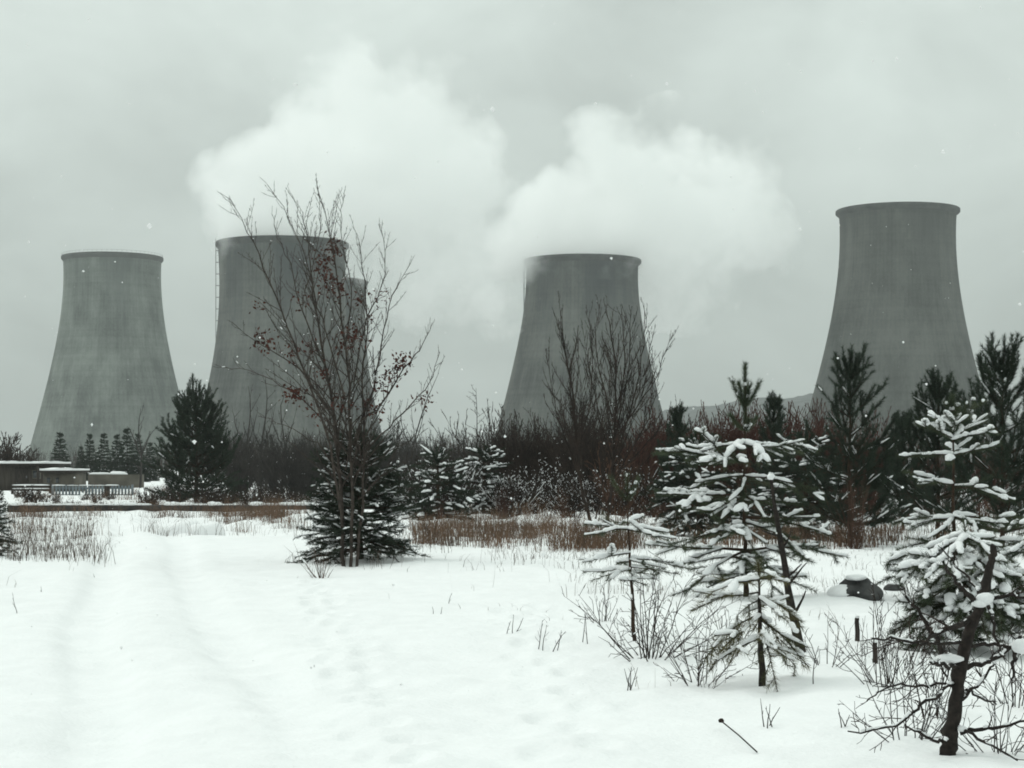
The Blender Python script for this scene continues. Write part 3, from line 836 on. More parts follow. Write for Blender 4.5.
# --- bare trees ------------------------------------------------------------
def bare_tree(name, label, base_px, d, stems, mats, rg, r_px=3.2, depth=2, dens=2.4, len_k=.34, leaf=None, snow=0.12, cat='tree', up=.4, depth_spread=.12, ang=(25, 52)):
    """stems: list of pixel polylines (first point near the base), optional radius factor"""
    base = G(*base_px); d = base[1]
    k = d / F
    t = thing(name, label, cat, base)
    trunk, segs, ends = [], [], []
    for poly, rf in stems:
        P = []
        dy = 0.0; drift = rg.normal() * depth_spread
        for (px, py) in poly:
            hh = (base_px[1] - py) * k
            P.append(W(px, py, d) + np.array([0, drift * max(hh - poly[0][1] * 0, 0), 0]) - base)
        P = np.array(P)
        if poly[0][1] >= base_px[1] - 3: P[0][2] = -0.15
        pts = smooth_poly(P, max(8, 3 * len(poly)))
        pts[1:-1] += rg.normal(size=(len(pts) - 2, 3)) * .012
        r0 = r_px * k * rf
        rad = r0 * (1 - .86 * np.linspace(0, 1, len(pts)) ** .9)
        trunk += poly_tube(pts, np.maximum(rad, .004), 6, rough=.05)
        sub_branches(pts, rad, segs, depth, rg, dens, len_k, up, ang, .22, ends, .10, k * .17)
    obj('trunk', trunk + [tubes(segs, 3)], M[mats[0]], t)
    if leaf:
        E = np.array([e[0] for e in ends]); wp = E + base
        ex = 512 + F * wp[:, 0] / wp[:, 1]; ey = HY - F * (wp[:, 2] - CZ) / wp[:, 1]
        cs = []
        for (lx, ly, lr, cnt) in leaf:
            cnt = int(cnt * 2.2)
            dd = np.hypot(ex - lx, ey - ly)
            idx = np.argsort(dd)[:max(3, min(cnt // 3, int((dd < lr).sum()) or 3))]
            for q in range(cnt):
                i = idx[rg.integers(len(idx))]
                f = rg.random()
                cs.append(E[i] * (1 - f * .6) + np.array(ends[i][1]) * f * .6 + rg.normal(size=3) * .075 - np.array([0, 0, .04]))
        obj('leaves', [leaves_mesh(cs, .034, rg)], M[mats[1]], t)
    if snow:
        A, rr = stem_snow(segs, rg, snow)
        if len(A): obj('snow', [snow_caps(A, .010, .4)], M['snow_cap'], t, True)
    return t


rgb = np.random.default_rng(3)
stems_main = [
    ([(345, 567), (340, 500), (333, 430), (322, 370), (312, 320), (303, 270), (300, 236), (293, 200)], 1.5),
    ([(350, 567), (352, 500), (350, 430), (348, 370), (340, 310), (334, 262), (326, 224), (320, 200)], 1.3),
    ([(356, 566), (362, 500), (364, 430), (362, 380), (366, 320), (362, 270), (358, 240)], 1.1),
    ([(341, 510), (330, 440), (310, 380), (292, 330), (272, 280), (256, 240), (236, 204)], 1.0),
    ([(318, 352), (300, 300), (290, 262), (277, 235), (272, 214)], .55),
    ([(306, 290), (318, 250), (322, 215), (318, 184)], .4),
    ([(347, 400), (330, 340), (318, 300), (305, 250), (283, 205), (272, 190)], .6),
    ([(354, 440), (375, 380), (384, 330), (394, 290), (410, 262)], .75),
    ([(350, 380), (360, 320), (376, 280), (380, 240), (372, 212)], .6),
    ([(362, 420), (385, 400), (404, 368), (422, 346), (432, 322)], .8),
    ([(366, 450), (392, 425), (415, 400), (432, 380), (440, 352)], .7),
    ([(336, 440), (308, 405), (280, 385), (252, 372), (222, 366)], .6),
    ([(330, 410), (302, 372), (272, 350), (246, 335), (232, 322)], .6),
    ([(338, 470), (312, 440), (282, 424), (258, 416)], .5),
    ([(360, 470), (388, 452), (410, 440), (428, 428)], .5),
    ([(345, 350), (352, 300), (346, 260), (342, 215), (346, 196)], .5),
    ([(338, 500), (318, 470), (300, 452), (284, 440)], .45), ([(358, 500), (380, 478), (398, 466), (412, 456)], .45), ([(345, 470), (352, 430), (372, 395), (378, 350)], .6), ([(340, 450), (324, 410), (306, 390), (290, 360)], .5),
]
leaf_main = [(331, 246, 14, 34), (327, 262, 12, 34), (325, 275, 10, 18), (337, 285, 9, 34), (357, 296, 10, 14), (352, 330, 12, 22), (345, 340, 10, 20), (360, 338, 8, 12),
             (263, 340, 12, 24), (268, 338, 6, 10), (296, 350, 10, 20), (306, 345, 10, 12), (290, 400, 9, 24), (297, 402, 6, 10), (399, 350, 9, 34), (390, 368, 9, 30), (383, 382, 8, 14),
             (255, 306, 8, 8), (300, 298, 8, 8), (320, 372, 16, 18), (340, 400, 16, 22), (375, 405, 10, 26), (312, 410, 12, 14), (430, 405, 12, 16), (380, 300, 8, 8), (372, 315, 6, 6)]
bare_tree('bare_tree', 'tall bare many-stemmed tree with clusters of dried red leaves, left of centre', (349, 567), 31, stems_main, ('bark_grey', 'leaf_red'), rgb, r_px=1.55, depth=2, dens=8.5, len_k=.20, leaf=leaf_main, snow=.015)
stems_mid = [
    ([(592, 526), (582, 490), (575, 440), (570, 390), (562, 345), (560, 322)], 1.4),
    ([(607, 526), (613, 470), (616, 420), (617, 370), (612, 330), (607, 310)], 1.5),
    ([(611, 470), (628, 420), (640, 370), (645, 330), (648, 312)], .8),
    ([(614, 440), (634, 410), (654, 380), (664, 350), (670, 338)], .6),
    ([(580, 480), (562, 430), (552, 390), (548, 350)], .7),
    ([(576, 450), (590, 400), (592, 350), (588, 318)], .7),
    ([(615, 420), (602, 370), (598, 330), (602, 300)], .7),
    ([(613, 450), (626, 390), (630, 345), (632, 312)], .7),
    ([(585, 500), (560, 470), (540, 440), (528, 410)], .6), ([(610, 500), (622, 440), (640, 390), (652, 340)], .6), ([(588, 505), (580, 450), (582, 400), (576, 340)], .6), ([(613, 430), (624, 370), (622, 320), (616, 312)], .6), ([(612, 460), (600, 420), (590, 370), (584, 335)], .6), ([(595, 522), (604, 470), (606, 420), (609, 350)], .7), ([(590, 515), (566, 480), (552, 450), (545, 425)], .5), ([(606, 520), (630, 480), (655, 452), (672, 438)], .5), ([(604, 510), (626, 460), (650, 415), (660, 372)], .6),
    ([(612, 480), (640, 450), (662, 425), (676, 404)], .6)]
bare_tree('bare_tree', 'bare twin-stemmed tree with steep upright branches before the middle tower', (600, 527), 50, stems_mid, ('twig_dark',), rgb, r_px=1.3, depth=2, dens=6.0, len_k=.3, snow=.01, up=.6, ang=(16, 38))
bare_tree('bare_tree', 'small lone far tree with level twigs on the skyline left of the middle tower', (477, 489), 130, [([(477, 488), (477, 450), (477, 420), (476, 388)], 1.0)], ('twig_grey',), rgb, r_px=1.1, depth=1, dens=3.2, len_k=.26, snow=0, up=.1, ang=(55, 85))
for (bx, by, pts_, lab) in [
    (243, 492, [(243, 492), (246, 450), (250, 410), (248, 386)], 'thin bare tree nearest the big black pine in the grey wood before the steaming tower'),
    (262, 494, [(262, 494), (260, 450), (264, 405), (262, 376)], 'thin bare tree with a forked crown left of the red-leaved tree'),
    (281, 491, [(281, 491), (284, 450), (280, 410), (284, 392)], 'thin bare tree close left of the red-leaved tree in the grey wood'),
    (405, 492, [(405, 492), (412, 450), (424, 405), (438, 372)], 'thin slanting bare tree right of the red-leaved tree'),
    (140, 488, [(140, 488), (141, 455), (138, 430), (140, 408)], 'bare tree with a spreading crown left of the big black pine')]:
    bare_tree('bare_tree', lab, (bx, by), 110, [(pts_, 1.0), ([pts_[1], (pts_[1][0] - 9, pts_[1][1] - 22), (pts_[1][0] - 13, pts_[2][1] - 4)], .6),
              ([pts_[1], (pts_[1][0] + 8, pts_[1][1] - 20), (pts_[1][0] + 14, pts_[2][1] - 2)], .6)], ('twig_grey',), rgb, r_px=1.3, depth=2, dens=1.0, len_k=.32, snow=0, up=.4)


# --- shrubs of the thicket ---------------------------------------------------
def shrub_parts(rg, H, spread, n_stems, dens, depth=1, r=.012, len_k=.36, up=.5, rmin=.0013, wig=.1, arch=.05):
    segs = []
    for q in range(n_stems):
        a = rg.random() * 6.28; tilt = abs(rg.normal()) * spread
        b = np.array([math.cos(a), math.sin(a), 0]) * rg.random() * .28 * H * .3
        d = unit(np.array([math.cos(a) * tilt, math.sin(a) * tilt, 1.0]))
        hh = H * rg.uniform(.6, 1.0); P = [b - np.array([0, 0, .1])]
        for k in range(5):
            d = unit(d + rg.normal(size=3) * .09 + np.array([0, 0, arch]))
            P.append(P[-1] + d * hh / 5)
        rad = np.linspace(r, r * .25, 6)
        for k in range(5): segs.append([*P[k], *P[k + 1], rad[k], rad[k + 1]])
        sub_branches(P, rad, segs, depth, rg, dens, len_k, up, (22, 55), .15, None, wig, rmin)
    return segs


def make_shrub(name, label, loc, rg, H, spread, n_stems, dens, mat, snow=0.0, group=None, depth=1, r=.012, rz=0, snow_r=.02, len_k=.36, up=.5, rmin=.0013, wig=.1, arch=.05):
    t = thing(name, label, 'shrub', loc, rz, group)
    S = shrub_parts(rg, H, spread, n_stems, dens, depth, r, len_k, up, rmin, wig, arch)
    obj('branches', [tubes(S, 3)], M[mat], t)
    if snow:
        A, rr = stem_snow(S, rg, snow, max_slope=.9)
        if len(A): obj('snow', [snow_caps(A, snow_r, .4)], M['snow_cap'], t, True)
    return t


rgs = np.random.default_rng(17)
LAB = {
    'dark': ('dark bare shrub with upright twigs in the thicket before the middle tower', 'dark shrubs before the middle tower'),
    'red': ('reddish bare shrub in the thicket between the middle and right towers', 'reddish shrubs between middle and right towers'),
    'grey': ('grey bare shrub in the far thicket between the big black pine and the middle tower', 'grey shrubs of the far thicket'),
    'snowy': ('snow-flecked low bare shrub along the front edge of the thicket', 'snow-flecked shrubs at the front of the thicket'),
    'scrub': ('low dark leafless scrub just behind the snow-topped pipe', 'low scrub behind the pipe'),
    'left': ('dark bare shrub beside the sheds at the left edge', 'shrubs beside the sheds')}
protos = {
    'dark': [make_shrub('bare_shrub', LAB['dark'][0], (0, 0, 0), rgs, 2.6, .30, 30, 4.5, 'twig_dark', .004, LAB['dark'][1], r=.016, rmin=.0055) for _ in range(2)],
    'red': [make_shrub('bare_shrub', LAB['red'][0], (0, 0, 0), rgs, 2.5, .3, 32, 4.8, 'twig_red', .002, LAB['red'][1], r=.015, rmin=.0055) for _ in range(2)],
    'grey': [make_shrub('bare_shrub', LAB['grey'][0], (0, 0, 0), rgs, 3.0, .34, 24, 4.0, 'twig_grey', .003, LAB['grey'][1], r=.022, rmin=.007) for _ in range(2)],
    'snowy': [make_shrub('bare_shrub', LAB['snowy'][0], (0, 0, 0), rgs, 1.5, .6, 22, 6.5, 'twig_dark', .13, LAB['snowy'][1], r=.011, snow_r=.012, rmin=.005) for _ in range(2)],
    'scrub': [make_shrub('bare_shrub', LAB['scrub'][0], (0, 0, 0), rgs, .75, .8, 22, 9, 'twig_dark', .015, LAB['scrub'][1], r=.012, snow_r=.02, rmin=.007) for _ in range(2)],
    'left': [make_shrub('bare_shrub', LAB['left'][0], (0, 0, 0), rgs, 3.0, .34, 22, 3.0, 'twig_dark', .0, LAB['left'][1], r=.03, rmin=.018)]}
used = {}
spots = []
for q in range(38):   # dark mass 500-660
    spots.append(('dark', rgs.uniform(496, 662), rgs.uniform(56, 80), rgs.uniform(.6, 1.5)))
for q in range(40):   # red mass 640-860
    spots.append(('red', rgs.uniform(645, 880), rgs.uniform(50, 72), rgs.uniform(.9, 1.42)))
for q in range(10):
    spots.append(('red', rgs.uniform(860, 1040), rgs.uniform(48, 66), rgs.uniform(.6, .9)))
for q in range(60):   # grey far 225-500
    spots.append(('grey', rgs.uniform(228, 505), rgs.uniform(88, 125), rgs.uniform(.75, 1.3)))
for q in range(44):   # snowy front
    spots.append(('snowy', rgs.uniform(420, 720), rgs.uniform(51, 60), rgs.uniform(.8, 1.25)))
for q in range(14):
    spots.append(('snowy', rgs.uniform(380, 520), rgs.uniform(66, 80), rgs.uniform(.9, 1.4)))
for q in range(90):  # low scrub behind the pipe
    spots.append(('scrub', rgs.uniform(10, 330), rgs.uniform(69, 94), rgs.uniform(.6, 1.3)))
for px, d, s in [(4, 132, 1.35), (12, 136, 1.15), (21, 131, 1.05), (-6, 134, 1.4), (28, 138, .95)]:
    spots.append(('left', px, d, s))
for kind, px, d, s in spots:
    pr = protos[kind]; i = rgs.integers(len(pr)); root = pr[i]
    if kind == 'scrub' and 40 < px < 145: s *= .5
    loc = on_ground(px, d)
    if kind == 'dark' and 590 < px < 640: s *= .9
    if (kind, i) not in used:
        used[(kind, i)] = 1
        root.location = loc; root.scale = (s, s, s); root.rotation_euler = (0, 0, rgs.random() * 6.28)
    else:
        far_r = kind == 'red' and px > 835
        dup(root, loc, rgs.random() * 6.28, s, 'reddish bare shrub under the dark pines before the right tower' if far_r else None, 'reddish shrubs under the dark pines' if far_r else None)

# far-off wood: reads as one dark band
segs = []
for q in range(700):
    px = rgs.uniform(-60, 1100) if q % 3 else rgs.uniform(200, 700)
    d = rgs.uniform(135, 330)
    if px < 180: d = rgs.uniform(260, 360)
    o_ = on_ground(px, d)
    S = np.array(shrub_parts(rgs, (5.4 if px > 180 else 4.0) * d / 200 * rgs.uniform(.6, 1.0) + 0.2, .3, 8, .75, 1, .05, .4))
    S[:, :3] += o_; S[:, 3:6] += o_
    segs.append(S)
tag(obj('distant_wood', [tubes(np.concatenate(segs), 3)], M['twig_dark']), 'dark band of bare woodland along the skyline below the towers', 'woodland', kind='stuff')

# brown dried shrub right, twig bush by the small pine, twigs by dead tree
make_shrub('dry_shrub', 'upright reddish-brown dried shrub below the dark pine at the right', G(856, 549), rgs, 1.45, .2, 34, 4.5, 'leaf_brown', .0, r=.007, len_k=.3)
make_shrub('dry_shrub', 'dark arching leafless twig bush under the slender little pine', G(650, 668), rgs, .85, .95, 22, 8, 'twig_dark', .05, r=.006, snow_r=.006, up=.1, wig=.22, arch=-.03, rmin=.0018)
make_shrub('dry_shrub', 'thin leafless twig bush left of the low yellowish pine', G(697, 684), rgs, .66, .9, 18, 9, 'twig_dark', .04, r=.0045, snow_r=.006, up=.15, wig=.2, arch=-.02, rmin=.0016)
make_shrub('dry_shrub', 'thin brown twig bush left of the dead broken tree', G(905, 738), rgs, .8, .75, 13, 8, 'twig_grey', .02, r=.004, snow_r=.005, up=.15, wig=.2, arch=0, rmin=.0014)
make_shrub('dry_shrub', 'thin brown twig bush at the right foot of the dead broken tree', G(1000, 752), rgs, .6, .8, 14, 8, 'twig_grey', .02, r=.004, snow_r=.005, up=.15, wig=.2, arch=0, rmin=.0014)
make_shrub('dry_shrub', 'thin leafless twigs growing around the short stakes on the right', G(866, 655), rgs, .42, .9, 8, 7, 'twig_dark', .03, r=.004, snow_r=.006)
for (px, py, H_, n_, lab) in [(728, 655, .6, 14, 'tangle of bare twigs between the arching twig bush and the leaning sapling'), (826, 668, .45, 9, 'thin bare twigs in the snow just right of the leaning sapling'),
                             (888, 686, .8, 15, 'tall tangle of bare twigs between the short stake and the dead broken tree'), (1016, 706, .8, 15, 'tangle of bare twigs at the right edge beside the dead broken tree'),
                             (935, 716, .6, 12, 'low bare twigs growing through the lower branches of the dead broken tree'), (915, 600, .7, 14, 'bare twig bush behind the stones, before the low buried pine'),
                             (604, 622, .5, 10, 'low bare twigs left of the slender little pine')]:
    make_shrub('dry_shrub', lab, G(px, py), rgs, H_, .85, n_, 8, 'twig_dark', .03, r=.0048, snow_r=.006, up=.15, wig=.22, arch=-.02, rmin=.0017)
make_shrub('dry_shrub', 'brown leafless scrub at the snow edge below the red-leaved tree', G(322, 577), rgs, .55, .8, 16, 6, 'leaf_brown', .08, r=.006, snow_r=.014)

LB = 'brown dried shrub of uneven height along the snow edge before the thicket'
pb = [make_shrub('dry_shrub', LB, (0, 0, 0), rgs, 1.15, .4, 20, 5, 'leaf_brown' if q else 'twig_red', .03, 'brown dried shrubs along the snow edge', r=.008, rmin=.004, snow_r=.012, up=.3, wig=.16) for q in range(2)]
for q in range(46):
    loc = on_ground(rgs.uniform(415, 1030), rgs.uniform(37, 54)); sc_ = rgs.uniform(.35, 1.05)
    if q > 26: loc = on_ground(rgs.uniform(600, 860), rgs.uniform(49, 56)); sc_ = rgs.uniform(1.3, 2.4)
    sc_ *= 1.0; rz_ = rgs.random() * 6.28
    if q < 2:
        pb[q].location = loc; pb[q].scale = (sc_,) * 3; pb[q].rotation_euler = (0, 0, rz_)
    else:
        big = q > 26
        dup(pb[q % 2], loc, rz_, sc_, 'tall brown dried shrub standing in the reddish thicket behind the snow-laden pine' if big else None, 'tall brown shrubs in the reddish thicket' if big else None)

# --- dead broken tree, right foreground -------------------------------------------
base = G(949, 755); dD = base[1]; kD = dD / F
t = thing('dead_tree', 'dead broken pine trunk with bare crooked branches in the right foreground', 'tree', base)
PW = lambda px, py, dy=0.0: W(px, py, dD) + np.array([0, dy, 0]) - base
tp = smooth_poly([PW(947, 762), PW(950, 740), PW(955, 710), PW(961, 668), PW(969, 632), PW(980, 605), PW(987, 578), PW(992, 558), PW(994, 545)], 44)
tp[2:-1] += rng.normal(size=(41, 3)) * .004
tr = np.interp(np.linspace(0, 1, 44), [0, .08, .2, .4, .6, .75, .88, 1], [9.0, 8.0, 6.8, 6.3, 4.9, 4.3, 3.6, 2.9]) * kD
tr[[7, 15, 16, 23, 30, 31]] *= 1.18
obj('trunk', poly_tube(tp, tr, 14, rough=.10), M['bark'], t)
brs = [([(980, 603), (960, 590), (948, 580), (934, 564)], 3.0, -.25), ([(983, 602), (998, 597), (1012, 595), (1030, 600)], 3.0, -.1),
       ([(967, 645), (940, 641), (910, 638), (880, 632), (853, 629)], 2.2, -.5), ([(967, 646), (995, 646), (1010, 648), (1022, 652)], 2.4, .1),
       ([(960, 666), (945, 664), (930, 661), (917, 656)], 2.8, -.3), ([(962, 666), (985, 664), (1002, 660), (1018, 650), (1032, 640)], 3.2, .2),
       ([(953, 685), (930, 692), (905, 702), (876, 717), (830, 717)], 2.0, -.5), ([(953, 684), (930, 687), (908, 690), (892, 697), (880, 710)], 1.6, .35),
       ([(960, 733), (978, 729), (1000, 724), (1030, 714)], 2.6, -.1), ([(958, 728), (975, 735), (996, 748)], 1.9, -.4), ([(952, 738), (934, 739), (915, 729), (892, 717)], 2.0, -.3),
       ([(942, 652), (935, 640), (922, 622), (908, 605), (897, 593)], 3.0, -.2), ([(972, 618), (948, 624), (926, 630), (906, 638)], 3.4, -.35),
       ([(988, 606), (990, 622), (990, 640), (994, 655)], 2.2, -.2), ([(1015, 652), (1020, 665), (1022, 684)], 2.6, .2),
       ([(958, 668), (952, 654), (946, 646)], 2.0, .2), ([(962, 700), (985, 684), (1002, 666), (1014, 655)], 1.8, .25), ([(955, 690), (948, 670), (936, 655)], 1.5, .3),
       ([(982, 600), (975, 580), (962, 566), (952, 548)], 1.6, .3), ([(966, 690), (990, 702), (1012, 712)], 1.5, .3)]
segs = []; rgo = np.random.default_rng(9)
snowb = []
for poly, r, dy in brs:
    n = len(poly)
    P = np.array([PW(px, py, dy * i / (n - 1)) for i, (px, py) in enumerate(poly)])
    pts = smooth_poly(P, 3 * n); pts[1:-1] += rgo.normal(size=(len(pts) - 2, 3)) * .006
    rad = r * kD * (1 - .6 * np.linspace(0, 1, len(pts)))
    br = obj('branch', poly_tube(pts, rad, 6, rough=.08), M['bark'], t)
    sg = []
    sub_branches(pts, rad, sg, 1, rgo, 11, .40, .05, (25, 60), .3, None, .16, .0018)
    obj('twigs', [tubes(sg, 3)], M['twig_dark'], br)
    for i in range(len(pts) - 1): snowb.append((pts[i], pts[i + 1], rad[i]))
A = np.array([(a, b_) for a, b_, _ in snowb])
caps = [snow_caps(A, .008, .9, .4, .4)]
for px, py, rx, rz in [(983, 598, 9, 6), (961, 728, 5, 3.5), (1020, 646, 10, 8), (948, 658, 14, 5), (978, 603, 8, 4)]:
    caps.append(blob(PW(px, py, -.03), rx * kD, rx * kD * .8, rz * kD, 14, 8, .12, px))
obj('snow', caps, M['snow_cap'], t, True)

# thin leaning dead sapling crossing the snowy pine
base = G(801, 652); dS = base[1]
t = thing('dead_sapling', 'thin dark leaning sapling stem crossing the snow-laden pine', 'tree', base)
P = np.array([W(px, py, dS) - base for px, py in [(802, 658), (797, 632), (790, 600), (784, 560), (776, 515), (771, 478)]])
pts = smooth_poly(P, 16); rad = np.linspace(5.2, 1.6, 16) * dS / F
sg = []
sub_branches(pts, rad, sg, 1, rgo, 5, .17, .2, (40, 70), .2)
obj('trunk', poly_tube(pts, rad, 8, rough=.07) + [tubes(sg, 3)], M['bark'], t)
tip = pts[-1]
obj('snow', [blob(tip + np.array([0, 0, .01]), .03, .03, .026, 10, 7, .1, 4)], M['snow_cap'], t, True)

# stakes, stump
for (px, y0, y1, r, lab) in [(857, 641, 617, 2.3, 'dark wooden stake with twigs around it, standing in the snow on the right'), (875, 664, 643, 2.6, 'shorter bare wooden stake nearer the dead broken tree')]:
    base = G(px, y0); k = base[1] / F
    h = (y0 - y1) * k
    t = thing('wooden_stake', lab, 'stake', base)
    obj('post', poly_tube([(0, 0, -.1), (.004, 0, h * .4), (-.003, 0, h * .8), (0, 0, h)], np.array([1.1, 1, 1, .9]) * r * k, 9, rough=.08), M['dark_wood'], t)
    obj('snow', [blob((0, 0, h), r * k * 1.05, r * k * 1.05, r * k * .8, 10, 6, .08, 3)], M['snow_cap'], t, True)
base = G(860, 596); k = base[1] / F
t = thing('boulder', 'dark rounded boulder half buried in the snow between the snowy pines', 'boulder', base)
obj('rock', [blob((0, 0, .05), 20 * k, .24, 13 * k, 36, 22, .28, 8), blob((-.12, .02, .03), 14 * k, .2, 12 * k, 30, 18, .3, 21)], M['stone'], t, True)
obj('snow', [blob((-.06, -.05, 13 * k + .06), 11 * k, .16, 3.2 * k, 18, 9, .16, 5), blob((-20 * k, -.05, .03), 12 * k, .2, 9 * k, 18, 9, .12, 6)], M['snow'], t, True)
base = G(893, 590)
t = thing('boulder', 'smaller dark stone right of the rounded boulder in the snow', 'boulder', base)
obj('rock', [blob((0, 0, .02), 10 * k, .13, 6 * k, 18, 10, .15, 12)], M['stone'], t, True)
obj('snow', [blob((.02, 0, 6 * k + .01), 8 * k, .1, 2.4 * k, 14, 8, .15, 15)], M['snow'], t, True)

# snow piles at the end of the track
for (px, py, rx, rz, lab) in [(183, 535, 24, 13, 'rough snow heap with weeds, left one at the end of the track'), (206, 536, 18, 15, 'smooth rounded snow heap, right one at the end of the track')]:
    base = G(px, py); k = base[1] / F
    o = obj('snow_pile', [blob((0, 0, 0), rx * k, rx * k * .8, rz * k, 40, 24, .2, px)], M['snow'], smooth=True, loc=base)
    tag(o, lab, 'snow heap')


# ------------------------------------------------------------------ grass and weeds
def blades(P, h, wd, rg, bend=.8):
    n = len(P); P = np.asarray(P, float)
    h = h * rg.uniform(.2, 1.15, n) * (.85 + .9 * vnoise(P[:, 0] * .4, P[:, 1] * .4 + 5))
    a = rg.random(n) * 6.28
    dx = np.stack([np.cos(a), np.sin(a), np.zeros(n)], 1)
    b = rg.random(n) * 6.28
    s = np.stack([np.cos(b), np.sin(b), np.zeros(n)], 1) * (wd * .5 * rg.uniform(.7, 1.4, n))[:, None]
    m = P + dx * (h * bend * .3)[:, None] * rg.random(n)[:, None] + np.array([0, 0, 1]) * (h * .55)[:, None]
    tp = m + dx * (h * bend)[:, None] * rg.random(n)[:, None] + np.array([0, 0, 1]) * (h * .45 * rg.uniform(.4, 1, n))[:, None]
    V = np.stack([P - s, P + s, m + s * .8, m - s * .8, tp + s * .25, tp - s * .25], 1).reshape(-1, 3)
    q = np.array([[0, 1, 2, 3], [3, 2, 4, 5]])
    return V, (q[None] + (np.arange(n) * 6)[:, None, None]).reshape(-1, 4)


def grass_zone(n, x0, x1, y0, y1, clump, rg):
    """pixel rectangle -> clumped ground points"""
    nc = max(3, n // clump)
    out = []
    for _ in range(nc):
        px = rg.uniform(x0, x1); py = y0 + (y1 - y0) * rg.random() ** 1.0
        d = F * CZ / (py - HY); x = (px - 512) / F * d
        if float(vnoise(x * .33 + 40, d * .22)) < -.01 and y1 < 567: continue
        m = rg.integers(clump // 2, clump * 3 // 2 + 1)
        q = rg.normal(size=(m, 2)) * rg.uniform(.08, .3)
        xs, ys = x + q[:, 0], d + q[:, 1]
        out.append(np.stack([xs, ys, ground(xs, ys) - .02], 1))
    return np.concatenate(out)


rgg = np.random.default_rng(29)
zr = [grass_zone(9000, -20, 340, 488, 503, 40, rgg), grass_zone(12000, 415, 620, 510, 566, 26, rgg), grass_zone(9000, 600, 900, 510, 564, 26, rgg), grass_zone(1500, 225, 300, 514, 540, 24, rgg),
      grass_zone(3600, 10, 320, 510, 522, 26, rgg), grass_zone(2200, 830, 1040, 520, 556, 26, rgg), grass_zone(500, 0, 90, 524, 566, 20, rgg), grass_zone(500, 262, 285, 518, 538, 30, rgg)]
tag(obj('dry_grass', [blades(np.concatenate(zr), .60, .009, rgg)], M['grass']), 'reddish-brown dry grass standing out of the snow along the thicket', 'dry grass', kind='stuff')
zg = [grass_zone(2000, 418, 520, 520, 556, 14, rgg), grass_zone(2600, -20, 96, 520, 574, 14, rgg), grass_zone(1300, 100, 300, 520, 545, 14, rgg), grass_zone(160, 290, 440, 560, 582, 8, rgg)]
zn = [grass_zone(1500, 560, 1040, 548, 620, 9, rgg), grass_zone(300, 430, 620, 556, 590, 7, rgg), grass_zone(80, 640, 900, 620, 720, 5, rgg), grass_zone(30, 0, 120, 572, 600, 4, rgg), grass_zone(40, 430, 620, 590, 660, 3, rgg)]
tag(obj('dry_weeds', [blades(np.concatenate(zg), .42, .007, rgg), blades(np.concatenate(zn), .24, .005, rgg)], M['grass_grey']), 'grey-brown withered weeds scattered through the snow edges', 'weeds', kind='stuff')


def weed(px, py, h_px, label, rg, n=1, side=3, mat='twig_grey'):
    base = G(px, py); k = base[1] / F
    segs = []
    for q in range(n):
        P = [np.array([rg.normal() * .03, rg.normal() * .03, -.03])]; d = unit(np.array([rg.normal() * .22, rg.normal() * .2, 1.0]))
        hh = h_px * k * rg.uniform(.7, 1.05)
        for s in range(4):
            d = unit(d + rg.normal(size=3) * .1); P.append(P[-1] + d * hh / 4)
        rad = np.linspace(.0045, .0018, 5)
        for s in range(4): segs.append([*P[s], *P[s + 1], rad[s], rad[s + 1]])
        if side: sub_branches(P, rad, segs, 0, rg, side / hh, .3, .4, (30, 60), .3)
    o = obj('weed_stalk', [tubes(segs, 3)], M[mat], loc=base)
    tag(o, label, 'weed', 'withered weed stalks in the snow')


for a in [(452, 604, 20, 'single withered stalk in the snow left of the middle, nearest the grass edge', 1, 2), (440, 614, 14, 'tiny two-stalked weed in the snow left of the middle', 2, 0),
          (512, 634, 26, 'pair of upright weed stalks in the open snow left of the little pine', 3, 2), (540, 650, 34, 'branching pale weed in the snow below the little pine arms', 2, 5),
          (556, 648, 24, 'short branching weed just right of the pale one', 2, 4), (579, 643, 38, 'tall thin weed stalk left of the twig bush', 2, 3),
          (816, 684, 46, 'thin forked seedling in the snow right of the leaning sapling', 1, 5), (768, 726, 30, 'small weed tuft in the snow below the low yellowish pine', 4, 2),
          (842, 728, 26, 'faint weed in the snow at the tips of the dead branches', 3, 2), (15, 612, 26, 'little weed with side twigs at the left edge of the snow field', 1, 4),
          (40, 592, 10, 'very short stalk at the left edge above the track', 1, 1), (96, 578, 9, 'very short stalk beside the left rut', 1, 1), (318, 668, 9, 'tiny weed alone in the smooth snow at the centre left', 2, 0),
          (338, 634, 7, 'tiny stalk in the smooth snow below the red-leaved tree', 1, 0), (630, 690, 30, 'weed stalks at the front foot of the arching twig bush', 4, 2)]:
    weed(a[0], a[1], a[2], a[3], rgg, a[4], a[5])
# fallen stalk with seed head
b0 = G(757, 754); b1 = G(721, 730)
Pl = np.array([b0 + [0, 0, .01], (b0 + b1) / 2 + [0, 0, .035], b1 + [0, 0, .05]])
o = obj('weed_stalk', [tubes([[*Pl[0], *Pl[1], .004, .004], [*Pl[1], *Pl[2], .004, .004]], 5), blob(Pl[2], .016, .014, .012, 10, 7, .35, 2)], M['twig_dark'])
tag(o, 'fallen dark stalk with a round seed head lying on the snow', 'weed', 'withered weed stalks in the snow')

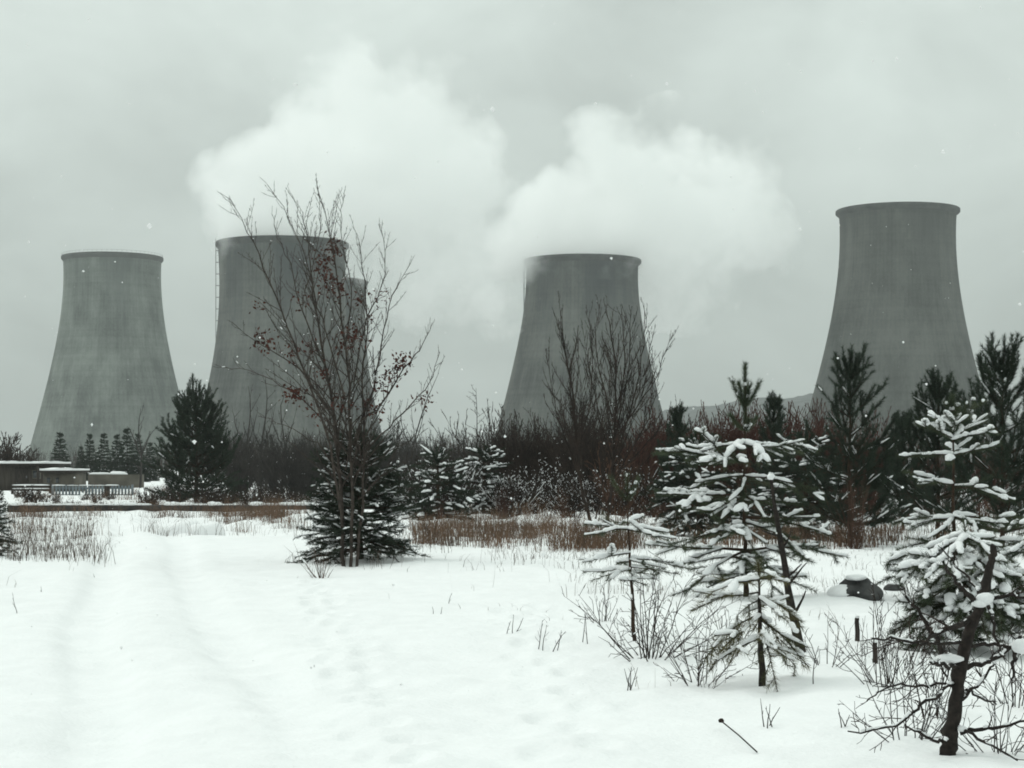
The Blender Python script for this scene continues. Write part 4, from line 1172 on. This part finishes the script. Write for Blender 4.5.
# ------------------------------------------------------------------ works yard at the left
# pipeline
dP = 66.0; kP = dP / F
x0, x1 = (8 - 512) * kP, (420 - 512) * kP
gz = float(ground((150 - 512) * kP, dP))
ztop = CZ + (HY - 504.5) * kP
t = thing('pipeline', 'long low dark pipe with a line of snow on top, crossing behind the snow field', 'pipeline', (0, dP, 0))
xs = np.linspace(x0, x1, 30)
obj('pipe', poly_tube(np.stack([xs, 0 * xs, 0 * xs + ztop - .15], 1), np.full(30, .14), 12), M['pipe'], t, True)
sn = np.array([[[a, 0, ztop - .03], [b_ + .05, 0, ztop - .03]] for a, b_ in zip(xs[:-1], xs[1:])])
obj('snow', [snow_caps(sn, .095, .2, .15, .96, -.02)], M['snow_cap'], t, True)
for xx in np.linspace(x0 + .5, x1 - .5, 9):
    g_ = float(ground(xx, dP))
    obj('support', [box(xx - .09, xx + .09, -.12, .12, g_ - .3, ztop - .27)], M['pipe'], t)


def shed(name, label, px0, px1, ytop, d, depth, wall, roof_over=.35, door=None, windows=(), slope=.0, lean_to=False):
    k = d / F; xa, xb = (px0 - 512) * k, (px1 - 512) * k
    zt = CZ + (HY - ytop) * k; xc = (xa + xb) / 2; wd = (xb - xa) / 2
    g_ = float(ground(xc, d)) - .2
    t = thing(name, label, 'shed', (xc, d, 0))
    obj('wall', [box(-wd + roof_over, wd - roof_over, 0.25, depth, g_, zt - .12)], M[wall], t)
    rf = obj('roof', [box(-wd, wd, -.1, depth + .3, zt - .12, zt)], M['dark_wood'], t)
    n = 10
    xs = np.linspace(-wd - .04, wd + .04, n)
    gx_, gy_ = np.meshgrid(xs, np.linspace(-.16, depth + .3, 8))
    gz_ = zt + .12 + .03 * np.sin(gx_ * 2.1 + gy_) + .02 * np.sin(gx_ * 5)
    Vt = np.stack([gx_, gy_, gz_], -1).reshape(-1, 3); Vb = Vt.copy(); Vb[:, 2] = zt + .003
    i, j = np.meshgrid(np.arange(7), np.arange(n - 1), indexing='ij'); i0 = (i * n + j).ravel()
    q = np.stack([i0, i0 + 1, i0 + n + 1, i0 + n], 1)
    m = len(Vt)
    edge = []
    for r_ in (range(n - 1),):
        for e in r_:
            edge.append([e, e + 1, e + 1 + m, e + m]); o_ = 7 * n
            edge.append([o_ + e, o_ + e + 1, o_ + e + 1 + m, o_ + e + m])
    for e in range(7):
        edge.append([e * n, (e + 1) * n, (e + 1) * n + m, e * n + m]); edge.append([e * n + n - 1, (e + 1) * n + n - 1, (e + 1) * n + n - 1 + m, e * n + n - 1 + m])
    obj('snow', [(np.concatenate([Vt, Vb]), np.concatenate([q, np.array(edge)]))], M['snow'], rf)
    for (a, b_, za, zb) in windows:
        fx0, fx1 = -wd + (b_ - b_) + a * 2 * wd, -wd + b_ * 2 * wd
        wz0, wz1 = g_ + (zt - g_) * za, g_ + (zt - g_) * zb
        fr = obj('window', [box(fx0, fx1, .20, .246, wz0, wz1)], M['shed_pale'], t)
        obj('pane', [box(fx0 + .06, fx1 - .06, .185, .197, wz0 + .06, wz1 - .06)], M['window_glass'], fr)
    if door:
        a, b_, zb = door
        fx0, fx1 = -wd + a * 2 * wd, -wd + b_ * 2 * wd
        dr = obj('door', [box(fx0, fx1, .2, .246, g_ + .2, g_ + (zt - g_) * zb)], M['dark_wood'], t)
        obj('handle', [box(fx1 - .16, fx1 - .1, .15, .198, g_ + 1.0, g_ + 1.14)], M['steel'], dr)
    return t


shed('shed', 'dark flat-roofed shed with snow on the roof at the left edge', -40, 47, 463.5, 118, 6, 'shed_wall', door=(.62, .78, .86), windows=((.82, .92, .5, .8),))
shed('shed', 'low beige shed with a long snowy roof before the left spruces', 40, 73, 470.5, 112, 4, 'shed_pale', .12, windows=((.15, .32, .45, .75), (.42, .58, .45, .75)))
# house gable at the very edge
k = 150 / F; xc = (-44 - 512) * k
t = thing('house', 'snow-covered gabled roof just showing at the left edge above the shed', 'house', (xc, 150, 0))
obj('wall', [box(-2.2, 2.2, 0, 6, -.3, 1.9)], M['shed_pale'], t)
V = np.array([[-3.1, -.3, 1.7], [0, -.3, 3.9], [3.1, -.3, 1.75], [-3.1, 6.3, 1.7], [0, 6.3, 3.9], [3.1, 6.3, 1.75], [-3.1, -.3, 1.5], [0, -.3, 3.65], [3.1, -.3, 1.55], [-3.1, 6.3, 1.5], [0, 6.3, 3.65], [3.1, 6.3, 1.55]], float)
obj('roof', [(V, np.array([[0, 1, 4, 3], [1, 2, 5, 4], [0, 6, 7, 1], [1, 7, 8, 2], [3, 4, 10, 9], [4, 5, 11, 10], [0, 3, 9, 6], [2, 8, 11, 5], [6, 9, 10, 7], [7, 10, 11, 8]]))], M['snow'], t)
obj('gable', [(np.array([[-2.2, -.004, 1.9], [2.2, -.004, 1.9], [0, -.004, 3.5]]), np.array([[0, 1, 2]]))], M['shed_pale'], t)

# pale retaining wall / embankment with snow on top
k = 140 / F
o = thing('retaining_wall', 'pale sandy retaining wall topped with snow below the spruces', 'wall', ((115 - 512) * k, 140, 0))
obj('wall', [box(-27 * k, 27 * k, 0, .8, -.5, CZ + (HY - 474.5) * k)], M['shed_pale'], o)
obj('snow', [snow_caps([[[-27 * k, .3, CZ + (HY - 474.5) * k], [-4 * k, .3, CZ + (HY - 474.5) * k]], [[-6 * k, .3, CZ + (HY - 474.5) * k], [12 * k, .3, CZ + (HY - 475) * k]]], .28, .1, .15, 1, 0)], M['snow'], o, True)

# blue-grey picket fence
dF_ = 98.0; k = dF_ / F
t = thing('picket_fence', 'blue-grey slatted fence with thin snow on its rail, in front of the sheds', 'fence', (0, dF_, 0))
xa, xb = (52 - 512) * k, (132 - 512) * k
zt, zb = CZ + (HY - 485.5) * k, CZ + (HY - 498) * k
pk = [box(x, x + .10, 0, .03, zb + .05, zt + .02 * math.sin(7 * x)) for x in np.arange(xa, xb, .17)]
obj('pickets', pk, M['blue_paint'], t)
for z in (zb + .15, zt - .14):
    obj('rail', [box(xa, xb, .033, .08, z - .04, z + .04)], M['blue_paint'], t)
for x in np.linspace(xa, xb, 5):
    obj('post', [box(x - .05, x + .05, .083, .18, -.2, zt + .06)], M['steel'], t)
obj('snow', [snow_caps([[[a, .02, zt], [a + (xb - xa) / 6 + .02, .02, zt]] for a in np.linspace(xa, xb, 7)[:-1]], .045, .2, .2, .8, 0)], M['snow_cap'], t, True)
# two-rail fence, left of it
dF2 = 102.0; k = dF2 / F
t = thing('rail_fence', 'two-rail fence with snow lying on both rails, left of the blue-grey fence', 'fence', (0, dF2, 0))
xa, xb = (12 - 512) * k, (50 - 512) * k
sn = []
for y in (485.5, 489):
    z = CZ + (HY - y) * k
    obj('rail', [box(xa, xb, -.03, .03, z - .10, z)], M['dark_wood'], t)
    sn.append([[xa, 0, z + .01], [xb, 0, z + .01]])
obj('snow', [snow_caps(sn, .07, .1, .12, 1, 0)], M['snow_cap'], t, True)
for x in np.linspace(xa, xb, 4):
    obj('post', [box(x - .06, x + .06, .033, .14, -.2, CZ + (HY - 484) * k)], M['dark_wood'], t)
# utility posts near the sheds
for (px, y1, d, lab) in [(38, 466, 108, 'thin dark post in front of the dark shed'), (107, 486, 96, 'thick dark post at the right part of the blue-grey fence')]:
    k = d / F; g_ = on_ground(px, d)
    o = obj('fence_post', poly_tube([(0, 0, -.2), (0, 0, .5), (0, 0, CZ + (HY - y1) * k - g_[2])], [.09, .085, .08] if px < 60 else [.16, .15, .14], 8), M['dark_wood'], loc=g_)
    tag(o, lab, 'post')

# ------------------------------------------------------------------ falling snow
rgf = np.random.default_rng(41)
n = 1100
d = 1.9 + 26 * rgf.random(n) ** 1.4
px = rgf.uniform(-200, 1224, n); py = rgf.uniform(-80, 700, n)
ctr = np.stack([(px - 512) / F * d, d, CZ + (HY - py) / F * d], 1)
ctr = ctr[ctr[:, 2] > .3]; n = len(ctr)
octv = np.array([[1, 0, 0], [-1, 0, 0], [0, 1, 0], [0, -1, 0], [0, 0, 1], [0, 0, -1]], float)
octf = np.array([[0, 2, 4], [2, 1, 4], [1, 3, 4], [3, 0, 4], [2, 0, 5], [1, 2, 5], [3, 1, 5], [0, 3, 5]])
sz = (.0010 + .0025 * rgf.random(n) ** 2.2)
V = (ctr[:, None] + octv[None] * sz[:, None, None] * rgf.uniform(.6, 1.3, (n, 6, 1))).reshape(-1, 3)
tag(obj('falling_snow', [(V, (octf[None] + (np.arange(n) * 6)[:, None, None]).reshape(-1, 3))], M['flake']), 'scattered snowflakes drifting through the air', 'snowflakes', kind='stuff')

# ------------------------------------------------------------------ camera, render settings
cd = bpy.data.cameras.new('camera'); cam = bpy.data.objects.new('camera', cd); C.objects.link(cam)
cam.location = (0, 0, CZ); cam.rotation_euler = (R(90), 0, 0)
cd.sensor_width = 36; cd.lens = F / 1024 * 36; cd.shift_y = (HY - 384) / 1024
cd.clip_start = .1; cd.clip_end = 6000
scene.camera = cam
vs = scene.view_settings
vs.view_transform = 'Standard'; vs.look = 'None'; vs.exposure = 0; vs.gamma = 1; vs.use_curve_mapping = False
cy = scene.cycles
cy.use_denoising = True
cy.max_bounces = 16; cy.diffuse_bounces = 3; cy.glossy_bounces = 2; cy.volume_bounces = 14; cy.transparent_max_bounces = 8
cy.volume_step_rate = 4.0; cy.volume_max_steps = 128
cy.pixel_filter_type = 'BLACKMAN_HARRIS'; cy.filter_width = 1.8
